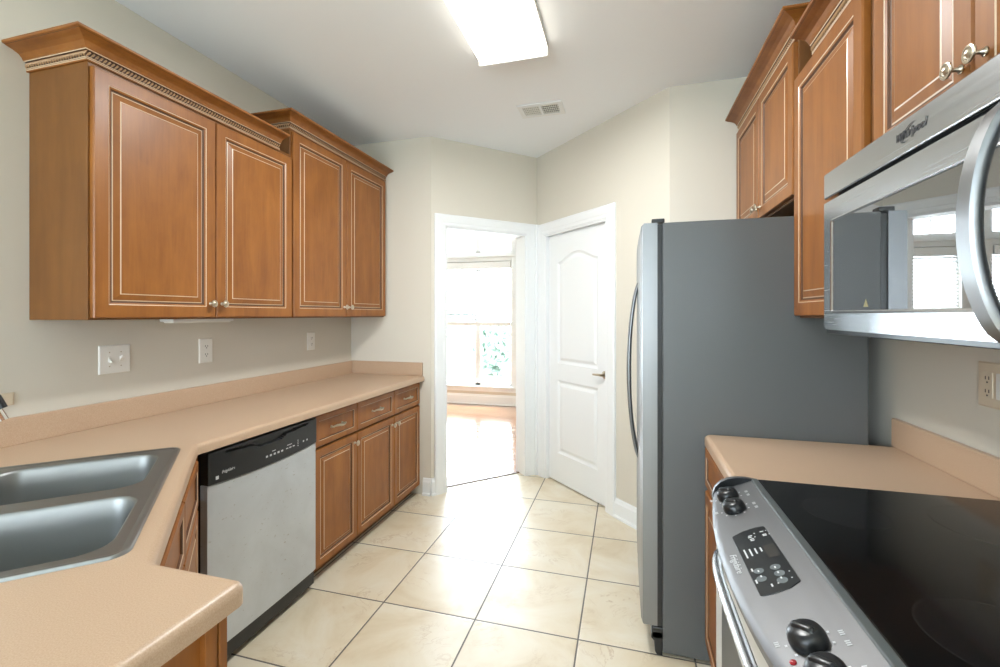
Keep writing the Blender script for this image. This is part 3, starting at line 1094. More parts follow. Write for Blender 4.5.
cr = thing('countertop', 'short speckled tan laminate countertop between refrigerator and range', 'countertop', (0.62, 1.67, ZB))
counter_mesh(out_r).build('worktop', M['counter'], cr, smooth=35)
MB().box(XR - 0.020, XR - 0.001, 1.413, 1.939, ZT - 0.001, 1.014).build('backsplash', M['counter'], cr, 0.004, segs=3)

# ------------------------------------------------------------------ sink
sk = thing('kitchen_sink', 'stainless double-bowl drop-in sink set in the corner counter', 'sink', (*st(-1.53, 0.48), ZT))
bowls = [(-1.897, -1.560, 0.248, 0.640), (-1.492, -1.158, 0.236, 0.640)]
rim_out = round_poly([st(t, s) for t, s in rect(TA, TB, S0, S1)], 0.035, 6)
if sum((b[0] - a[0]) * (b[1] + a[1]) for a, b in zip(rim_out, rim_out[1:] + rim_out[:1])) > 0: rim_out.reverse()
holes = []
for t0, t1, a0, a1 in bowls:
    hp = round_poly([st(t, s) for t, s in rect(t0, t1, a0, a1)], 0.065, 7)
    if sum((b[0] - a[0]) * (b[1] + a[1]) for a, b in zip(hp, hp[1:] + hp[:1])) > 0: hp.reverse()
    holes.append(hp)
mb = MB()
mb.rings([[(x, y, z) for x, y in off_poly(rim_out, i)] for i, z in ((0, ZT + 0.0005), (0.003, ZT + 0.006), (0.007, ZT + 0.0075), (0.012, ZT + 0.0065), (0.018, ZT + 0.004))], 0, False, False)
mb.flat_holes(off_poly(rim_out, 0.018), holes, lambda x, y: (x, y, ZT + 0.004))
mb.build('sink_rim', M['steel_sink'], sk, smooth=35)
for hp, (t0, t1, a0, a1) in zip(holes, bowls):
    b = MB()
    lv = [(0, 0.004), (0.003, 0.0025), (0.006, -0.004), (0.010, -0.05), (0.014, -0.14), (0.020, -0.162), (0.034, -0.176), (0.06, -0.180)]
    b.rings([[(x, y, ZT + z) for x, y in off_poly(hp, i)] for i, z in lv], 0, False, True)
    bo = b.build('sink_bowl', M['steel_sink'], sk, smooth=40)
    cx, cy = st((t0 + t1) / 2, (a0 + a1) / 2)
    MB().lathe([(0.0, 0.0), (0.020, 0.0), (0.024, 0.001), (0.042, 0.003), (0.044, 0.0015), (0.044, 0.0)], (cx, cy, ZT - 0.180), (0, 0, 1), 20).build('drain', M['chrome'], bo, smooth=40)

def fp(d, z): x, y = st(-1.53, 0.70 - d + 0.004); return (x, y, z)
fa = thing('kitchen_faucet', 'chrome pull-down faucet rising behind the corner sink', 'faucet', (*st(-1.53, 0.70), ZT + 0.004))
MB().lathe([(0, 0), (0.030, 0), (0.030, 0.006), (0.022, 0.014), (0.019, 0.05), (0.019, 0.10), (0.014, 0.11)], (*st(-1.53, 0.70), ZT + 0.0045), (0, 0, 1), 20).build('faucet_base', M['chrome'], fa, smooth=40)
pts = [fp(0, 1.015), fp(0, 1.18)] + [fp(0.07 - 0.07 * math.cos(a), 1.20 + 0.085 * math.sin(a)) for a in [k * PI / 10 for k in range(1, 9)]]
MB().tube(pts, 0.0125, 12).build('spout', M['chrome'], fa, smooth=50)
hd = MB().tube([fp(0.128, 1.262), fp(0.148, 1.225), fp(0.172, 1.170), fp(0.190, 1.128)], [0.0135, 0.0155, 0.0165, 0.0175], 16).build('spray_head', M['chrome'], fa, smooth=40)
bt = MB().tube([fp(0.172, 1.205), fp(0.184, 1.186), fp(0.196, 1.160)], [0.008, 0.010, 0.009], 10).build('spray_button', M['black'], hd, smooth=40)
bt['label'] = 'black spray button'
ph = st(-1.53, 0.70)
MB().tube([(ph[0] - 0.014, ph[1] + 0.014, 0.985), (ph[0] - 0.05, ph[1] + 0.05, 1.0), (ph[0] - 0.085, ph[1] + 0.085, 1.03)], [0.009, 0.007, 0.006], 10).build('handle', M['chrome'], fa, smooth=40)

# ------------------------------------------------------------------ dishwasher
DX = -1.503
dw = thing('dishwasher', 'stainless dishwasher with black control strip under the long counter', 'dishwasher', (-1.8, 1.64, 0))
wy0, wy1 = 1.334, 1.946
MB().box(XL + 0.03, -1.545, wy0, wy1, 0.10, 0.868).build('tub_body', M['black_matte'], dw)
MB().box(-1.60, -1.572, wy0, wy1, 0.0, 0.10).box(-1.545, -1.518, wy0 + 0.004, wy1 - 0.004, 0.030, 0.098).build('toe_kick', M['black'], dw, 0.002)
def bulge(y): return 0.006 * (1 - ((y - 1.64) / 0.306) ** 2)
def cbot(y): return 0.742 - 0.012 * (1 - ((y - 1.64) / 0.306) ** 2)
ys = [wy0 + (wy1 - wy0) * k / 40 for k in range(41)]
ends = lambda y: min(1.0, (min(y - wy0, wy1 - y)) / 0.004)
mb = MB()
rows = []
for y in ys:
    zb_, zt_ = 0.098, cbot(y) - 0.002
    x = DX - 0.006 + bulge(y) - (0.003 if y in (ys[0], ys[-1]) else 0)
    rows.append([(-1.545, y, zb_), (x - 0.004, y, zb_), (x, y, zb_ + 0.004)] + [(x, y, zb_ + 0.004 + (zt_ - zb_ - 0.006) * k / 6) for k in range(1, 7)] + [(x - 0.005, y, zt_), (-1.545, y, zt_)])
mb.grid(rows)
for r_ in (rows[0], rows[-1]): mb.add(r_, [tuple(range(len(r_)))])
mb.build('door_panel', M['worn_steel'], dw, smooth=35)
mb = MB()
rows = []
def pocket(y, z):
    t = (y - 1.635) / 0.262
    if abs(t) >= 1: return 0
    zt_ = 0.852
    lip = 0.851 - 0.012 * (1 - t * t) - 0.017 * max(0, 1 - (abs(t) / 0.35) ** 4)
    return 1 if lip < z < zt_ else 0
NZ = 30
for y in ys:
    pass
ysf = [wy0 + (wy1 - wy0) * k / 110 for k in range(111)]
for y in ysf:
    b0 = cbot(y); t0 = 0.864
    edge = 0.004 if y in (ysf[0], ysf[-1]) else 0
    x = DX + bulge(y) - edge
    r_ = [(-1.545, y, b0), (x - 0.003, y, b0), (x, y, b0 + 0.003)]
    for k in range(1, NZ):
        z = b0 + 0.003 + (t0 - 0.004 - b0 - 0.003) * k / NZ
        r_.append((x - 0.016 * pocket(y, z), y, z))
    r_ += [(x, y, t0 - 0.004), (x - 0.004, y, t0), (-1.545, y, t0)]
    rows.append(r_)
mb.grid(rows)
for r_ in (rows[0], rows[-1]): mb.add(r_, [tuple(range(len(r_)))])
cp = mb.build('control_strip', M['black'], dw, smooth=35)
dfw = frame((DX, 0, 0), (0, 1, 0), (1, 0, 0))
text('brand_lettering', 'Frigidaire', 0.0165, dfw, 1.386, 0.772, bulge(1.42) + 0.0004, (0, 1, 0), (0, 0, 1), M['print'], cp, 0.25)
mb = MB()
mb.fbox(dfw, 1.361, 1.374, 0.756, 0.769, bulge(1.367), bulge(1.367) + 0.0006)
for k in range(5):
    u = 1.604 + k * 0.0225
    mb.fbox(dfw, u, u + 0.011, 0.766, 0.774, bulge(u), bulge(u) + 0.0007)
for k in range(2):
    mb.fbox(dfw, 1.640 + k * 0.09, 1.66 + k * 0.10, 0.7835, 0.7865, bulge(1.65), bulge(1.65) + 0.0006)
for k in range(3):
    u = 1.724 + k * 0.0215
    mb.fbox(dfw, u, u + 0.013, 0.769, 0.7735, bulge(u), bulge(u) + 0.0007)
for k in range(4):
    mb.fbox(dfw, 1.800, 1.806, 0.762 + k * 0.0085, 0.7655 + k * 0.0085, bulge(1.8), bulge(1.8) + 0.0007)
for u in (1.842, 1.868):
    mb.fbox(dfw, u - 0.004, u + 0.004, 0.771, 0.779, bulge(u), bulge(u) + 0.0007)
mb.build('button_print', M['print'], cp)

# ------------------------------------------------------------------ refrigerator
fg = thing('refrigerator', 'tall side-by-side refrigerator with grey side and steel doors', 'refrigerator', (0.48, 2.40, 0))
fy0, fy1 = 1.940, 2.850
MB().box(0.142, 0.850, fy0, fy1, 0.012, 1.758).build('cabinet_body', M['fridge_side'], fg, 0.006)
MB().box(0.122, 0.143, fy0 + 0.008, fy1 - 0.008, 0.115, 1.752).build('door_gasket', M['black'], fg)
def fridge_door(ya, yb, name, label):
    mb = MB(); rows = []
    n = 16
    for k in range(n + 1):
        y = ya + (yb - ya) * k / n
        t = (k / n - 0.5) * 2
        yo = (y - (fy0 + fy1) / 2) / 0.455
        x = 0.060 - 0.003 * (1 - yo * yo)
        edge = 0.005 if k in (0, n) else 0
        x += edge
        rows.append([(0.122, y, 0.118), (x + 0.004, y, 0.118), (x, y, 0.124)] + [(x, y, 0.124 + (1.752 - 0.124) * j / 4) for j in (1, 2, 3)] + [(x, y, 1.752), (x + 0.006, y, 1.758), (0.122, y, 1.758)])
    mb.grid(rows)
    for r_ in (rows[0], rows[-1]): mb.add(r_, [tuple(range(len(r_)))])
    o = mb.build(name, M['steel_v'], fg, smooth=35)
    return o
fd = fridge_door(fy0, 2.470, 'fridge_door', None)
zd = fridge_door(2.476, fy1, 'freezer_door', None)
def bow(y, par, zc=1.10):
    mb = MB(); pts = []
    yo = (y - (fy0 + fy1) / 2) / 0.455
    xs = 0.060 - 0.003 * (1 - yo * yo)
    for k in range(31):
        t = -1 + 2 * k / 30
        x = xs + 0.004 - 0.048 * max(0, (1 - t ** 2)) ** 0.75
        pts.append((x, y, zc + 0.445 * t))
    mb.tube(pts, [0.009 + 0.003 * (1 - abs(-1 + 2 * k / 30)) for k in range(31)], 12, flat=1.4)
    mb.build('door_handle', M['steel_v'], par, smooth=50)
bow(2.425, fd); bow(2.520, zd)
for ya in (fy0 + 0.004, fy1 - 0.05):
    MB().box(0.100, 0.150, ya, ya + 0.045, 1.758, 1.7755).build('hinge_cover', M['black'], fg, 0.003)
ft = MB()
ft.box(0.100, 0.150, fy0 + 0.002, fy1 - 0.002, 0.065, 0.112)
ft.add([], [])
ft.build('toe_grille', M['black'], fg, 0.004)
for ya in (fy0 + 0.002, fy1 - 0.062):
    f2 = MB()
    f2.rings([[(x, y, z) for x, z in ((0.142, 0.0), (0.120, 0.0), (0.113, 0.012), (0.109, 0.055), (0.098, 0.066), (0.098, 0.082), (0.104, 0.094), (0.142, 0.094))] for y in (ya, ya + 0.06)], 0, True, True)
    f2.build('foot', M['black'], fg, 0.002)

# ------------------------------------------------------------------ range
rg = thing('electric_range', 'slide-in electric range with black glass cooktop and steel control panel', 'range', (0.58, 1.03, 0))
ry0, ry1 = 0.648, 1.410
MB().box(0.262, 0.925, ry0, ry1, 0.02, 0.868).box(0.345, 0.925, ry0, ry1, 0.868, 0.9155).build('oven_body', M['black_matte'], rg)
ck = MB().box(0.352, 0.913, ry0 + 0.002, ry1 - 0.002, 0.9155, 0.9255).build('cooktop_glass', M['cooktop'], rg, 0.003)
MB().box(0.334, 0.3525, ry0 + 0.001, ry1 - 0.001, 0.905, 0.9268).build('cooktop_trim', M['trim_grey'], rg, 0.003)
for (bx, by, br_) in ((0.520, 0.800, 0.105), (0.490, 1.225, 0.085), (0.775, 0.835, 0.088), (0.775, 1.225, 0.115)):
    b = MB(); n = 48
    def circ(r, z): return [(bx + r * math.cos(2 * PI * k / n), by + r * math.sin(2 * PI * k / n), z) for k in range(n)]
    b.rings([circ(br_, 0.9255), circ(br_, 0.92565), circ(br_ - 0.004, 0.92565)], 1, False, False)
    b.rings([circ(br_ - 0.004, 0.92562), circ(0.004, 0.92562)], 0, False, True)
    b.build('burner_zone', [M['burner'], M['burner_ring']], ck)
# bowed, sloping control panel
RX = lambda y: 0.196 + 0.046 * abs((y - 1.0) / 0.41) ** 2.2
PT = (0.335, 0.9235)
def pslope(x): return 0.866 + (x - 0.200) * (PT[1] - 0.866) / (PT[0] - 0.200)
mb = MB(); rows = []
yy = [ry0 + 0.014 + (ry1 - ry0 - 0.028) * k / 30 for k in range(31)]
for y in yy:
    xf = RX(y)
    rows.append([(0.300, y, 0.838), (xf + 0.010, y, 0.838), (xf + 0.002, y, 0.846), (xf, y, pslope(xf) - 0.008), (xf + 0.004, y, pslope(xf + 0.004) - 0.002), (xf + 0.012, y, pslope(xf + 0.012))]
                + [(xf + 0.012 + (PT[0] - xf - 0.012) * k / 4, y, pslope(xf + 0.012 + (PT[0] - xf - 0.012) * k / 4)) for k in range(1, 5)])
mb.grid(rows)
cpn = mb.build('control_panel', M['panel_grey'], rg, smooth=30)
for ya, yb in ((ry1 - 0.014, ry1), (ry0, ry0 + 0.014)):
    ym = (ya + yb) / 2
    xf = RX(ry1 - 0.02)
    prof = [(0.345, 0.838), (0.345, 0.926), (0.322, 0.9285), (0.298, 0.9275), (0.275, 0.922), (0.256, 0.911), (0.243, 0.896), (0.2365, 0.878), (0.236, 0.862), (0.240, 0.846), (0.250, 0.838)]
    ec = MB().rings([[(x, y, z) for x, z in prof] for y in (ya, yb)], 0, False, False)
    for y in (ya, yb): ec.add([(x, y, z) for x, z in prof], [tuple(range(len(prof)))], 1)  # black side faces put the shadow on the steel cap into colour
    ec.build('panel_end_cap', [M['panel_grey'], M['black']], rg, smooth=40)
sl = Vector((PT[0] - 0.200, 0, PT[1] - 0.866)).normalized()
nrm = Vector((0, -1, 0)).cross(sl).normalized()
pf = lambda u, v, d: Vector((0.200, -u, 0.866)) + sl * v + nrm * d     # u = -y, v up the slope
# display window (bowed ends)
def dedge(): 
    a = [(-1.128, 0.033), (-1.140, 0.060), (-1.143, 0.088), (-1.139, 0.108)]
    b = [(-0.921, 0.110), (-0.908, 0.088), (-0.902, 0.060), (-0.903, 0.034)]
    return list(reversed(a + b))
dp = round_poly(dedge(), [0.008, 0, 0, 0.008, 0.008, 0, 0, 0.008], 4)
dsp = MB().rings([[pf(u, v, d) for u, v in off_poly(dp, i)] for i, d in ((0, 0.0), (0.001, 0.0014), (0.003, 0.0014))]).build('display_window', M['black'], cpn)
mb = MB()
def pad(u, v, ru, rv):
    mb.add([pf(u + ru * math.cos(2 * PI * k / 18), v + rv * math.sin(2 * PI * k / 18), 0.0018) for k in range(18)], [tuple(range(18))])
for u, v in ((-0.978, 0.052), (-0.978, 0.083), (-0.952, 0.050), (-0.956, 0.084), (-0.934, 0.082)):
    pad(u, v, 0.0095, 0.0095)
mb.build('touch_pad', plain('pad_grey', (0.13, 0.15, 0.155, 1), 0.4), dsp)
mb = MB()
def dash(u, v, w, hh): mb.add([pf(u, v, 0.0021), pf(u + w, v, 0.0021), pf(u + w, v + hh, 0.0021), pf(u, v + hh, 0.0021)], [(0, 1, 2, 3)])
for u, v in ((-1.112, 0.066), (-1.106, 0.064), (-1.118, 0.092), (-1.098, 0.066), (-1.092, 0.066), (-1.104, 0.094), (-1.099, 0.094)): dash(u, v, 0.0035, 0.008)
for u, v in ((-1.118, 0.079), (-1.103, 0.077), (-1.118, 0.104), (-1.100, 0.106), (-0.956, 0.100), (-0.936, 0.098), (-0.929, 0.072)): dash(u, v, 0.003, 0.0025)
for k in range(4): dash(-1.062 + 0.002 * k, 0.043 + 0.0105 * k, 0.034 - 0.006 * k, 0.0032)
for k in range(5): dash(-0.982 + (k if k < 3 else k - 3) * 0.018 + 0.002, 0.050 if k < 2 else 0.081, 0.006, 0.0028)
dash(-0.952, 0.038, 0.012, 0.003); dash(-0.990, 0.040, 0.010, 0.003); dash(-0.930, 0.060, 0.009, 0.003)
mb.build('display_print', M['print'], dsp)
MB().add([pf(u, v, 0.0019) for u, v in rect(-1.060, -1.012, 0.082, 0.104)], [(0, 1, 2, 3)]).build('digital_readout', plain('readout', (0.035, 0.030, 0.025, 1), 0.3), dsp)
text('brand_lettering', 'Frigidaire', 0.019, pf, -1.058, 0.013, 0.0006, (0, -1, 0), tuple(sl), M['print'], cpn, 0.2)
mb = MB()
for yk in (1.333, 1.256, 0.778, 0.707):
    for k in range(7):
        a = math.radians(150 - 40 * k) 
        u, v = -yk + 0.033 * math.cos(a), 0.070 + 0.033 * math.sin(a)
        mb.add([pf(u - 0.0022, v - 0.0018, 0.0007), pf(u + 0.0022, v - 0.0018, 0.0007), pf(u + 0.0022, v + 0.0018, 0.0007), pf(u - 0.0022, v + 0.0018, 0.0007)], [(0, 1, 2, 3)])
    for u, v in ((-yk - 0.010, 0.114), (-yk + 0.012, 0.114), (-yk - 0.012, 0.022)):
        for g in range(3):
            mb.add([pf(u + 0.004 * g, v, 0.0007), pf(u + 0.004 * g + 0.0025, v, 0.0007), pf(u + 0.004 * g + 0.0025, v + 0.007, 0.0007), pf(u + 0.004 * g, v + 0.007, 0.0007)], [(0, 1, 2, 3)])
mb.build('dial_print', M['print'], cpn)
MB().lathe([(0, 0), (0.005, 0), (0.005, 0.0015), (0.003, 0.0028), (0, 0.003)], pf(-0.745, 0.036, 0.0), nrm, 14).build('indicator_light', M['red'], cpn, smooth=50)['label'] = 'small red indicator light'
for i, yk in enumerate((1.333, 1.256, 0.778, 0.707)):
    base = pf(-yk, 0.070, 0.0)
    mb = MB().lathe([(0, 0), (0.0265, 0.0), (0.0275, 0.003), (0.0270, 0.010), (0.0255, 0.0155), (0.0225, 0.0200), (0.0175, 0.0225), (0, 0.0235)], base, nrm, 32)
    # grip: a rounded ridge across the dial
    e = (Vector((0, -1, 0)) * 0.75 + sl * 0.66).normalized(); w = nrm.cross(e).normalized()
    loops = []
    for hh, a, b in ((0.012, 0.0225, 0.0090), (0.021, 0.0190, 0.0072), (0.0255, 0.0165, 0.0055), (0.0270, 0.0130, 0.0035)):
        loops.append([base + nrm * hh + e * sa * a + w * sb * b for sa, sb in ((-1, -0.6), (-0.8, -1), (0.8, -1), (1, -0.6), (1, 0.6), (0.8, 1), (-0.8, 1), (-1, 0.6))])
    mb.rings(loops, 0, True, True)
    mb.build('control_knob', M['black'], cpn, smooth=50)
# oven door, handle
od = MB().box(0.246, 0.262, ry0 + 0.006, ry1 - 0.006, 0.20, 0.830).build('oven_door', M['white_enamel'], rg, 0.004)
MB().box(0.243, 0.250, ry0 + 0.10, ry1 - 0.10, 0.34, 0.70).build('oven_window', M['black'], od, 0.003)
MB().box(0.2445, 0.250, ry0 + 0.05, ry1 - 0.05, 0.782, 0.806).build('vent_slot', M['black'], od, 0.001)
mb = MB(); pts = []
for k in range(33):
    t = -1 + 2 * k / 32
    pts.append((0.252 - 0.034 * max(0, (1 - t ** 4)) ** 0.7, 1.03 + 0.320 * t, 0.738))
mb.tube(pts, 0.0125, 12, flat=1.0)
mb.build('oven_handle', M['steel_h'], od, smooth=50)
MB().box(0.250, 0.262, ry0 + 0.006, ry1 - 0.006, 0.045, 0.190).build('storage_drawer', M['white_enamel'], rg, 0.004)
MB().box(0.30, 0.90, ry0 + 0.02, ry1 - 0.02, 0.0, 0.03).build('base_plinth', M['black_matte'], rg)

# ------------------------------------------------------------------ microwave
mw = thing('microwave_oven', 'stainless over-the-range microwave with curved handle', 'microwave', (0.72, 1.03, 1.34))
my0, my1 = 0.648, 1.406
MX = 0.513
mfr = frame((MX, 0, 0), (0, -1, 0), (-1, 0, 0))    # u=-y
MB().box(MX + 0.032, XR - 0.004, my0 + 0.002, my1 - 0.002, 1.348, 1.760).build('microwave_body', M['black_matte'], mw, 0.002)
vt = MB()
vt.rings([[(x, y, z) for x, z in ((MX + 0.04, 1.693), (MX + 0.002, 1.693), (MX, 1.696), (MX, 1.757), (MX + 0.003, 1.761), (MX + 0.04, 1.762))] for y in (my0, my1)], 0, True, True)
vp = vt.build('vent_panel', M['steel_h'], mw, 0.001)
# door with window opening
dmb = MB()
ow = rect(-my1, -0.770, 1.345, 1.682)
iw = round_poly(rect(-1.366, -0.806, 1.388, 1.632), 0.008, 4)
dmb.flat_holes(ow, [iw], lambda x, y: mfr(x, y, 0))
dmb.rings([[mfr(u, v, 0.0) for u, v in ow], [mfr(u, v, -0.03) for u, v in ow]], 0, False, False)
dmb.rings([[mfr(u, v, d) for u, v in off_poly(iw, i)] for i, d in ((0, 0), (0.003, 0.0015), (0.006, 0.0), (0.008, -0.003))], 0, False, False)
mdo = dmb.build('microwave_door', M['steel_h'], mw, smooth=30)
MB().rings([[mfr(u, v, d) for u, v in off_poly(iw, 0.007)] for d in (-0.006, -0.002)], 0, True, True).build('door_glass', M['mw_glass'], mdo)
MB().fbox(mfr, -0.766, -my0, 1.345, 1.684, -0.03, -0.001).build('control_panel', M['black'], mw, 0.002)
mb = MB(); L0 = []
for k in range(29):
    t = -1 + 2 * k / 28
    d = -0.002 + 0.047 * max(0, 1 - t ** 2) ** 0.7
    z = 1.515 + 0.165 * t
    # strap cross-section: flat bar
    nx = 0.047 * 0.7 * 2 * t / max(0.18, (1 - t * t + 1e-4) ** 0.3)
    nv = Vector((1, 0, nx / 0.165 * 1.0)).normalized()   # in (d,z)
    w = 0.0165
    tt = 0.0085
    L0.append([mfr(-0.795 + a * w, z + b * tt * nv.z, d + b * tt * nv.x) for a, b in ((-1, -0.4), (-0.8, -1), (0.8, -1), (1, -0.4), (1, 0.4), (0.8, 1), (-0.8, 1), (-1, 0.4))])
mb.rings(L0, 0, True, True)
mb.build('door_handle', M['steel_v'], mdo, smooth=35)
MB().box(MX + 0.006, XR - 0.004, my0, my1, 1.334, 1.348).build('bottom_tray', M['black'], mw, 0.002)
text('brand_lettering', 'Whirlpool', 0.0225, mfr, -1.071, 1.7215, 0.0012, (0, -1, 0), (0.0, 0, 1), M['print_dark'], vp, 0.35, ext=0.0004)
mb = MB()
sw = []
for k in range(26):
    a = 0.35 + 1.25 * PI * k / 25
    sw.append(mfr(-1.027 + 0.026 * math.cos(a) * math.cos(0.55) - 0.008 * math.sin(a) * math.sin(0.55), 1.729 + 0.022 * math.cos(a) * math.sin(0.55) + 0.010 * math.sin(a) * math.cos(0.55), 0.0015))
mb.tube(sw, [0.0002 + 0.0008 * math.sin(PI * k / 25) for k in range(26)], 6)
mb.build('brand_swirl', M['print_dark'], vp)
MB().add([mfr(-1.190 + u, 1.402 + v, -0.0015) for u, v in ((-0.011, 0), (0.011, 0), (0, 0.018))], [(0, 1, 2)]).build('warning_triangle', M['sign'], mdo)

# ------------------------------------------------------------------ wall plates
def outlet(name, label, fr, u0, u1, v0, v1, kind, mat=None, group=None):
    o = thing(name, label, 'outlet' if 'outlet' in name else 'switch' if 'switch' in name else 'wall plate', fr((u0 + u1) / 2, (v0 + v1) / 2, 0), group)
    p = MB().rings([[fr(u, v, d) for u, v in rect(u0 + i, u1 - i, v0 + i, v1 - i)] for i, d in ((0, 0), (0.0, 0.003), (0.004, 0.006))])
    p.build('cover_plate', mat or M['plate'], o)
    um, vm = (u0 + u1) / 2, (v0 + v1) / 2
    if kind == 'duplex':
        for dv in (-0.0215, 0.0215):
            rc = MB().rings([[fr(um + 0.017 * math.cos(2 * PI * k / 20), vm + dv + max(-0.0125, min(0.0125, 0.017 * math.sin(2 * PI * k / 20))), d) for k in range(20)] for d in (0.005, 0.0078)])
            ro = rc.build('receptacle', M['plate'], o)
            s = MB()
            for q in (-0.0065, 0.0065): s.fbox(fr, um + q - 0.0013, um + q + 0.0013, vm + dv - 0.001, vm + dv + 0.008, 0.0075, 0.0082)
            s.fbox(fr, um - 0.0025, um + 0.0025, vm + dv - 0.009, vm + dv - 0.004, 0.0075, 0.0082)
            s.build('slot', M['slot'], ro)
        MB().lathe([(0, 0.006), (0.003, 0.006), (0.003, 0.0072), (0, 0.0075)], fr(um, vm, 0), fr(0, 0, 1) - fr(0, 0, 0), 10).build('screw', M['plate'], o)
    if kind == 'toggle2':
        for i, du in enumerate((-0.023, 0.023)):
            MB().fbox(fr, um + du - 0.006, um + du + 0.006, vm - 0.013, vm + 0.013, 0.005, 0.0075).build('toggle_collar', M['plate'], o, 0.001)
            sg = -1 if i == 0 else 1
            t = MB().rings([[fr(um + du + a * w, vm + sg * zc + b * hh, d) for a, b in ((-1, -1), (1, -1), (1, 1), (-1, 1))] for d, w, hh, zc in ((0.006, 0.0052, 0.009, 0.0), (0.013, 0.0048, 0.006, 0.007), (0.022, 0.0042, 0.0042, 0.014))])
            t.build('toggle', M['plate'], o, 0.0008)
            for dv in (-0.030, 0.030):
                MB().lathe([(0, 0.006), (0.0028, 0.006), (0.0028, 0.0070), (0, 0.0072)], fr(um + du, vm + dv, 0), fr(0, 0, 1) - fr(0, 0, 0), 10).build('screw', M['knob'], o)
    if kind == 'gfci':
        u1a = u0 + 0.057
        MB().fbox(fr, u0 + 0.022, u0 + 0.056, vm - 0.034, vm + 0.034, 0.005, 0.0085).build('receptacle', M['plate_beige'], o, 0.001)
        s = MB()
        for dv in (-0.021, 0.014):
            for q in (-0.006, 0.006): s.fbox(fr, u0 + 0.039 + q - 0.0013, u0 + 0.039 + q + 0.0013, vm + dv, vm + dv + 0.009, 0.0083, 0.0090)
            s.fbox(fr, u0 + 0.0365, u0 + 0.0415, vm + dv - 0.009, vm + dv - 0.005, 0.0083, 0.0090)
        s.build('slot', M['slot'], o)
        MB().fbox(fr, u0 + 0.070, u0 + 0.104, vm - 0.034, vm + 0.034, 0.005, 0.0095).build('rocker_switch', M['plate'], o, 0.001)
    return o


lw = frame((XL, 0, 0), (0, 1, 0), (1, 0, 0))
rw = frame((XR, 0, 0), (0, -1, 0), (-1, 0, 0))
outlet('light_switch', 'white double toggle switch plate over the sink end of the counter', lw, 1.374, 1.499, 1.131, 1.253, 'toggle2')
outlet('wall_outlet', 'white duplex outlet in the middle of the long wall, under the lower cabinet', lw, 1.838, 1.916, 1.131, 1.257, 'duplex')
outlet('wall_outlet', 'white duplex outlet under the taller cabinet near the far corner', lw, 2.664, 2.744, 1.136, 1.258, 'duplex')
outlet('wall_outlet', 'almond combination outlet and switch plate on the wall above the range', rw, -1.548, -1.424, 1.137, 1.258, 'gfci', M['plate_beige'])
outlet('wall_plate', 'small blank tan plate on the wall behind the faucet', lw, 1.000, 1.102, 1.058, 1.104, 'blank', M['plate_beige'])

# ------------------------------------------------------------------ lights and vent
ul = thing('under_cabinet_light', 'slim white light strip mounted under the lower left cabinet', 'light', (XL + 0.06, 1.79, 1.365))
MB().box(XL + 0.02, XL + 0.10, 1.62, 1.96, 1.350, 1.365).build('housing', M['fixture'], ul, 0.003)
MB().box(XL + 0.03, XL + 0.09, 1.63, 1.95, 1.344, 1.351).build('lens', M['plate'], ul, 0.003)

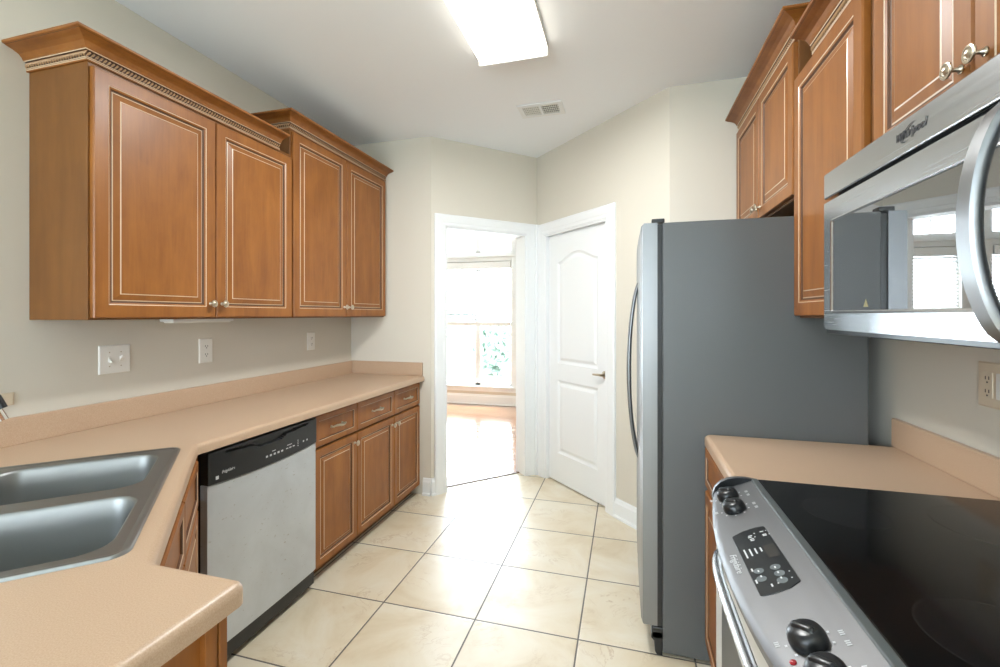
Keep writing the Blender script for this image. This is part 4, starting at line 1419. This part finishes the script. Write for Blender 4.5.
cl = thing('ceiling_light', 'lit white fluorescent box fixture on the kitchen ceiling', 'light', (-0.56, 1.93, CEIL))
lx0, lx1, ly0, ly1 = -0.742, -0.378, 1.60, 2.252
MB().box(lx0, lx1, ly0, ly1, CEIL - 0.022, CEIL - 0.001).build('housing', M['fixture'], cl, 0.003)
mb = MB()
prof = [(lx0 + 0.004, CEIL - 0.020), (lx0 + 0.008, CEIL - 0.052), (lx0 + 0.022, CEIL - 0.062), (lx1 - 0.022, CEIL - 0.062), (lx1 - 0.008, CEIL - 0.052), (lx1 - 0.004, CEIL - 0.020)]
mb.rings([[(x, y, z) for x, z in prof] for y in (ly0 + 0.014, ly1 - 0.014)], 0, True, True)
mb.build('diffuser', M['diffuser'], cl)
for y in (ly0, ly1 - 0.016):
    MB().box(lx0, lx1, y, y + 0.016, CEIL - 0.070, CEIL - 0.001).build('end_cap', M['fixture'], cl, 0.003)

lamp = area_light('fluorescent_lamp', ((lx0 + lx1) / 2, (ly0 + ly1) / 2, CEIL - 0.066), (0, 0, 0), lx1 - lx0 - 0.05, ly1 - ly0 - 0.06, 27, (0.96, 0.98, 0.98))

vn = thing('ceiling_vent', 'white ceiling air register beyond the light fixture', 'vent', (-0.543, 2.965, CEIL))
vx0, vx1, vy0, vy1 = -0.690, -0.396, 2.872, 3.058
mb = MB()
for a, b, c_, d_ in ((vx0, vx1, vy0, vy0 + 0.028), (vx0, vx1, vy1 - 0.028, vy1), (vx0, vx0 + 0.030, vy0 + 0.028, vy1 - 0.028), (vx1 - 0.030, vx1, vy0 + 0.028, vy1 - 0.028), ((vx0 + vx1) / 2 - 0.007, (vx0 + vx1) / 2 + 0.007, vy0 + 0.028, vy1 - 0.028)):
    mb.box(a, b, c_, d_, CEIL - 0.008, CEIL - 0.0005)
mb.build('vent_frame', M['white'], vn)
mb = MB()
for half, tilt in ((0, -1), (1, 1)):
    xa = vx0 + 0.030 if half == 0 else (vx0 + vx1) / 2 + 0.007
    xb = (vx0 + vx1) / 2 - 0.007 if half == 0 else vx1 - 0.030
    n = 9
    for k in range(n):
        x = xa + (xb - xa) * (k + 0.5) / n
        mb.add([(x - 0.004 * tilt, vy0 + 0.028, CEIL - 0.0015), (x - 0.004 * tilt, vy1 - 0.028, CEIL - 0.0015), (x + 0.003 * tilt, vy1 - 0.028, CEIL - 0.0075), (x + 0.003 * tilt, vy0 + 0.028, CEIL - 0.0075)], [(0, 1, 2, 3)])
for k in range(5):
    y = vy0 + 0.028 + (vy1 - vy0 - 0.056) * (k + 0.5) / 5
    mb.box(vx0 + 0.03, vx1 - 0.03, y - 0.0015, y + 0.0015, CEIL - 0.006, CEIL - 0.002)
mb.build('louver', M['plate'], vn)
MB().box(vx0 + 0.02, vx1 - 0.02, vy0 + 0.02, vy1 - 0.02, CEIL - 0.0012, CEIL - 0.0004).build('vent_opening', M['slot'], vn)
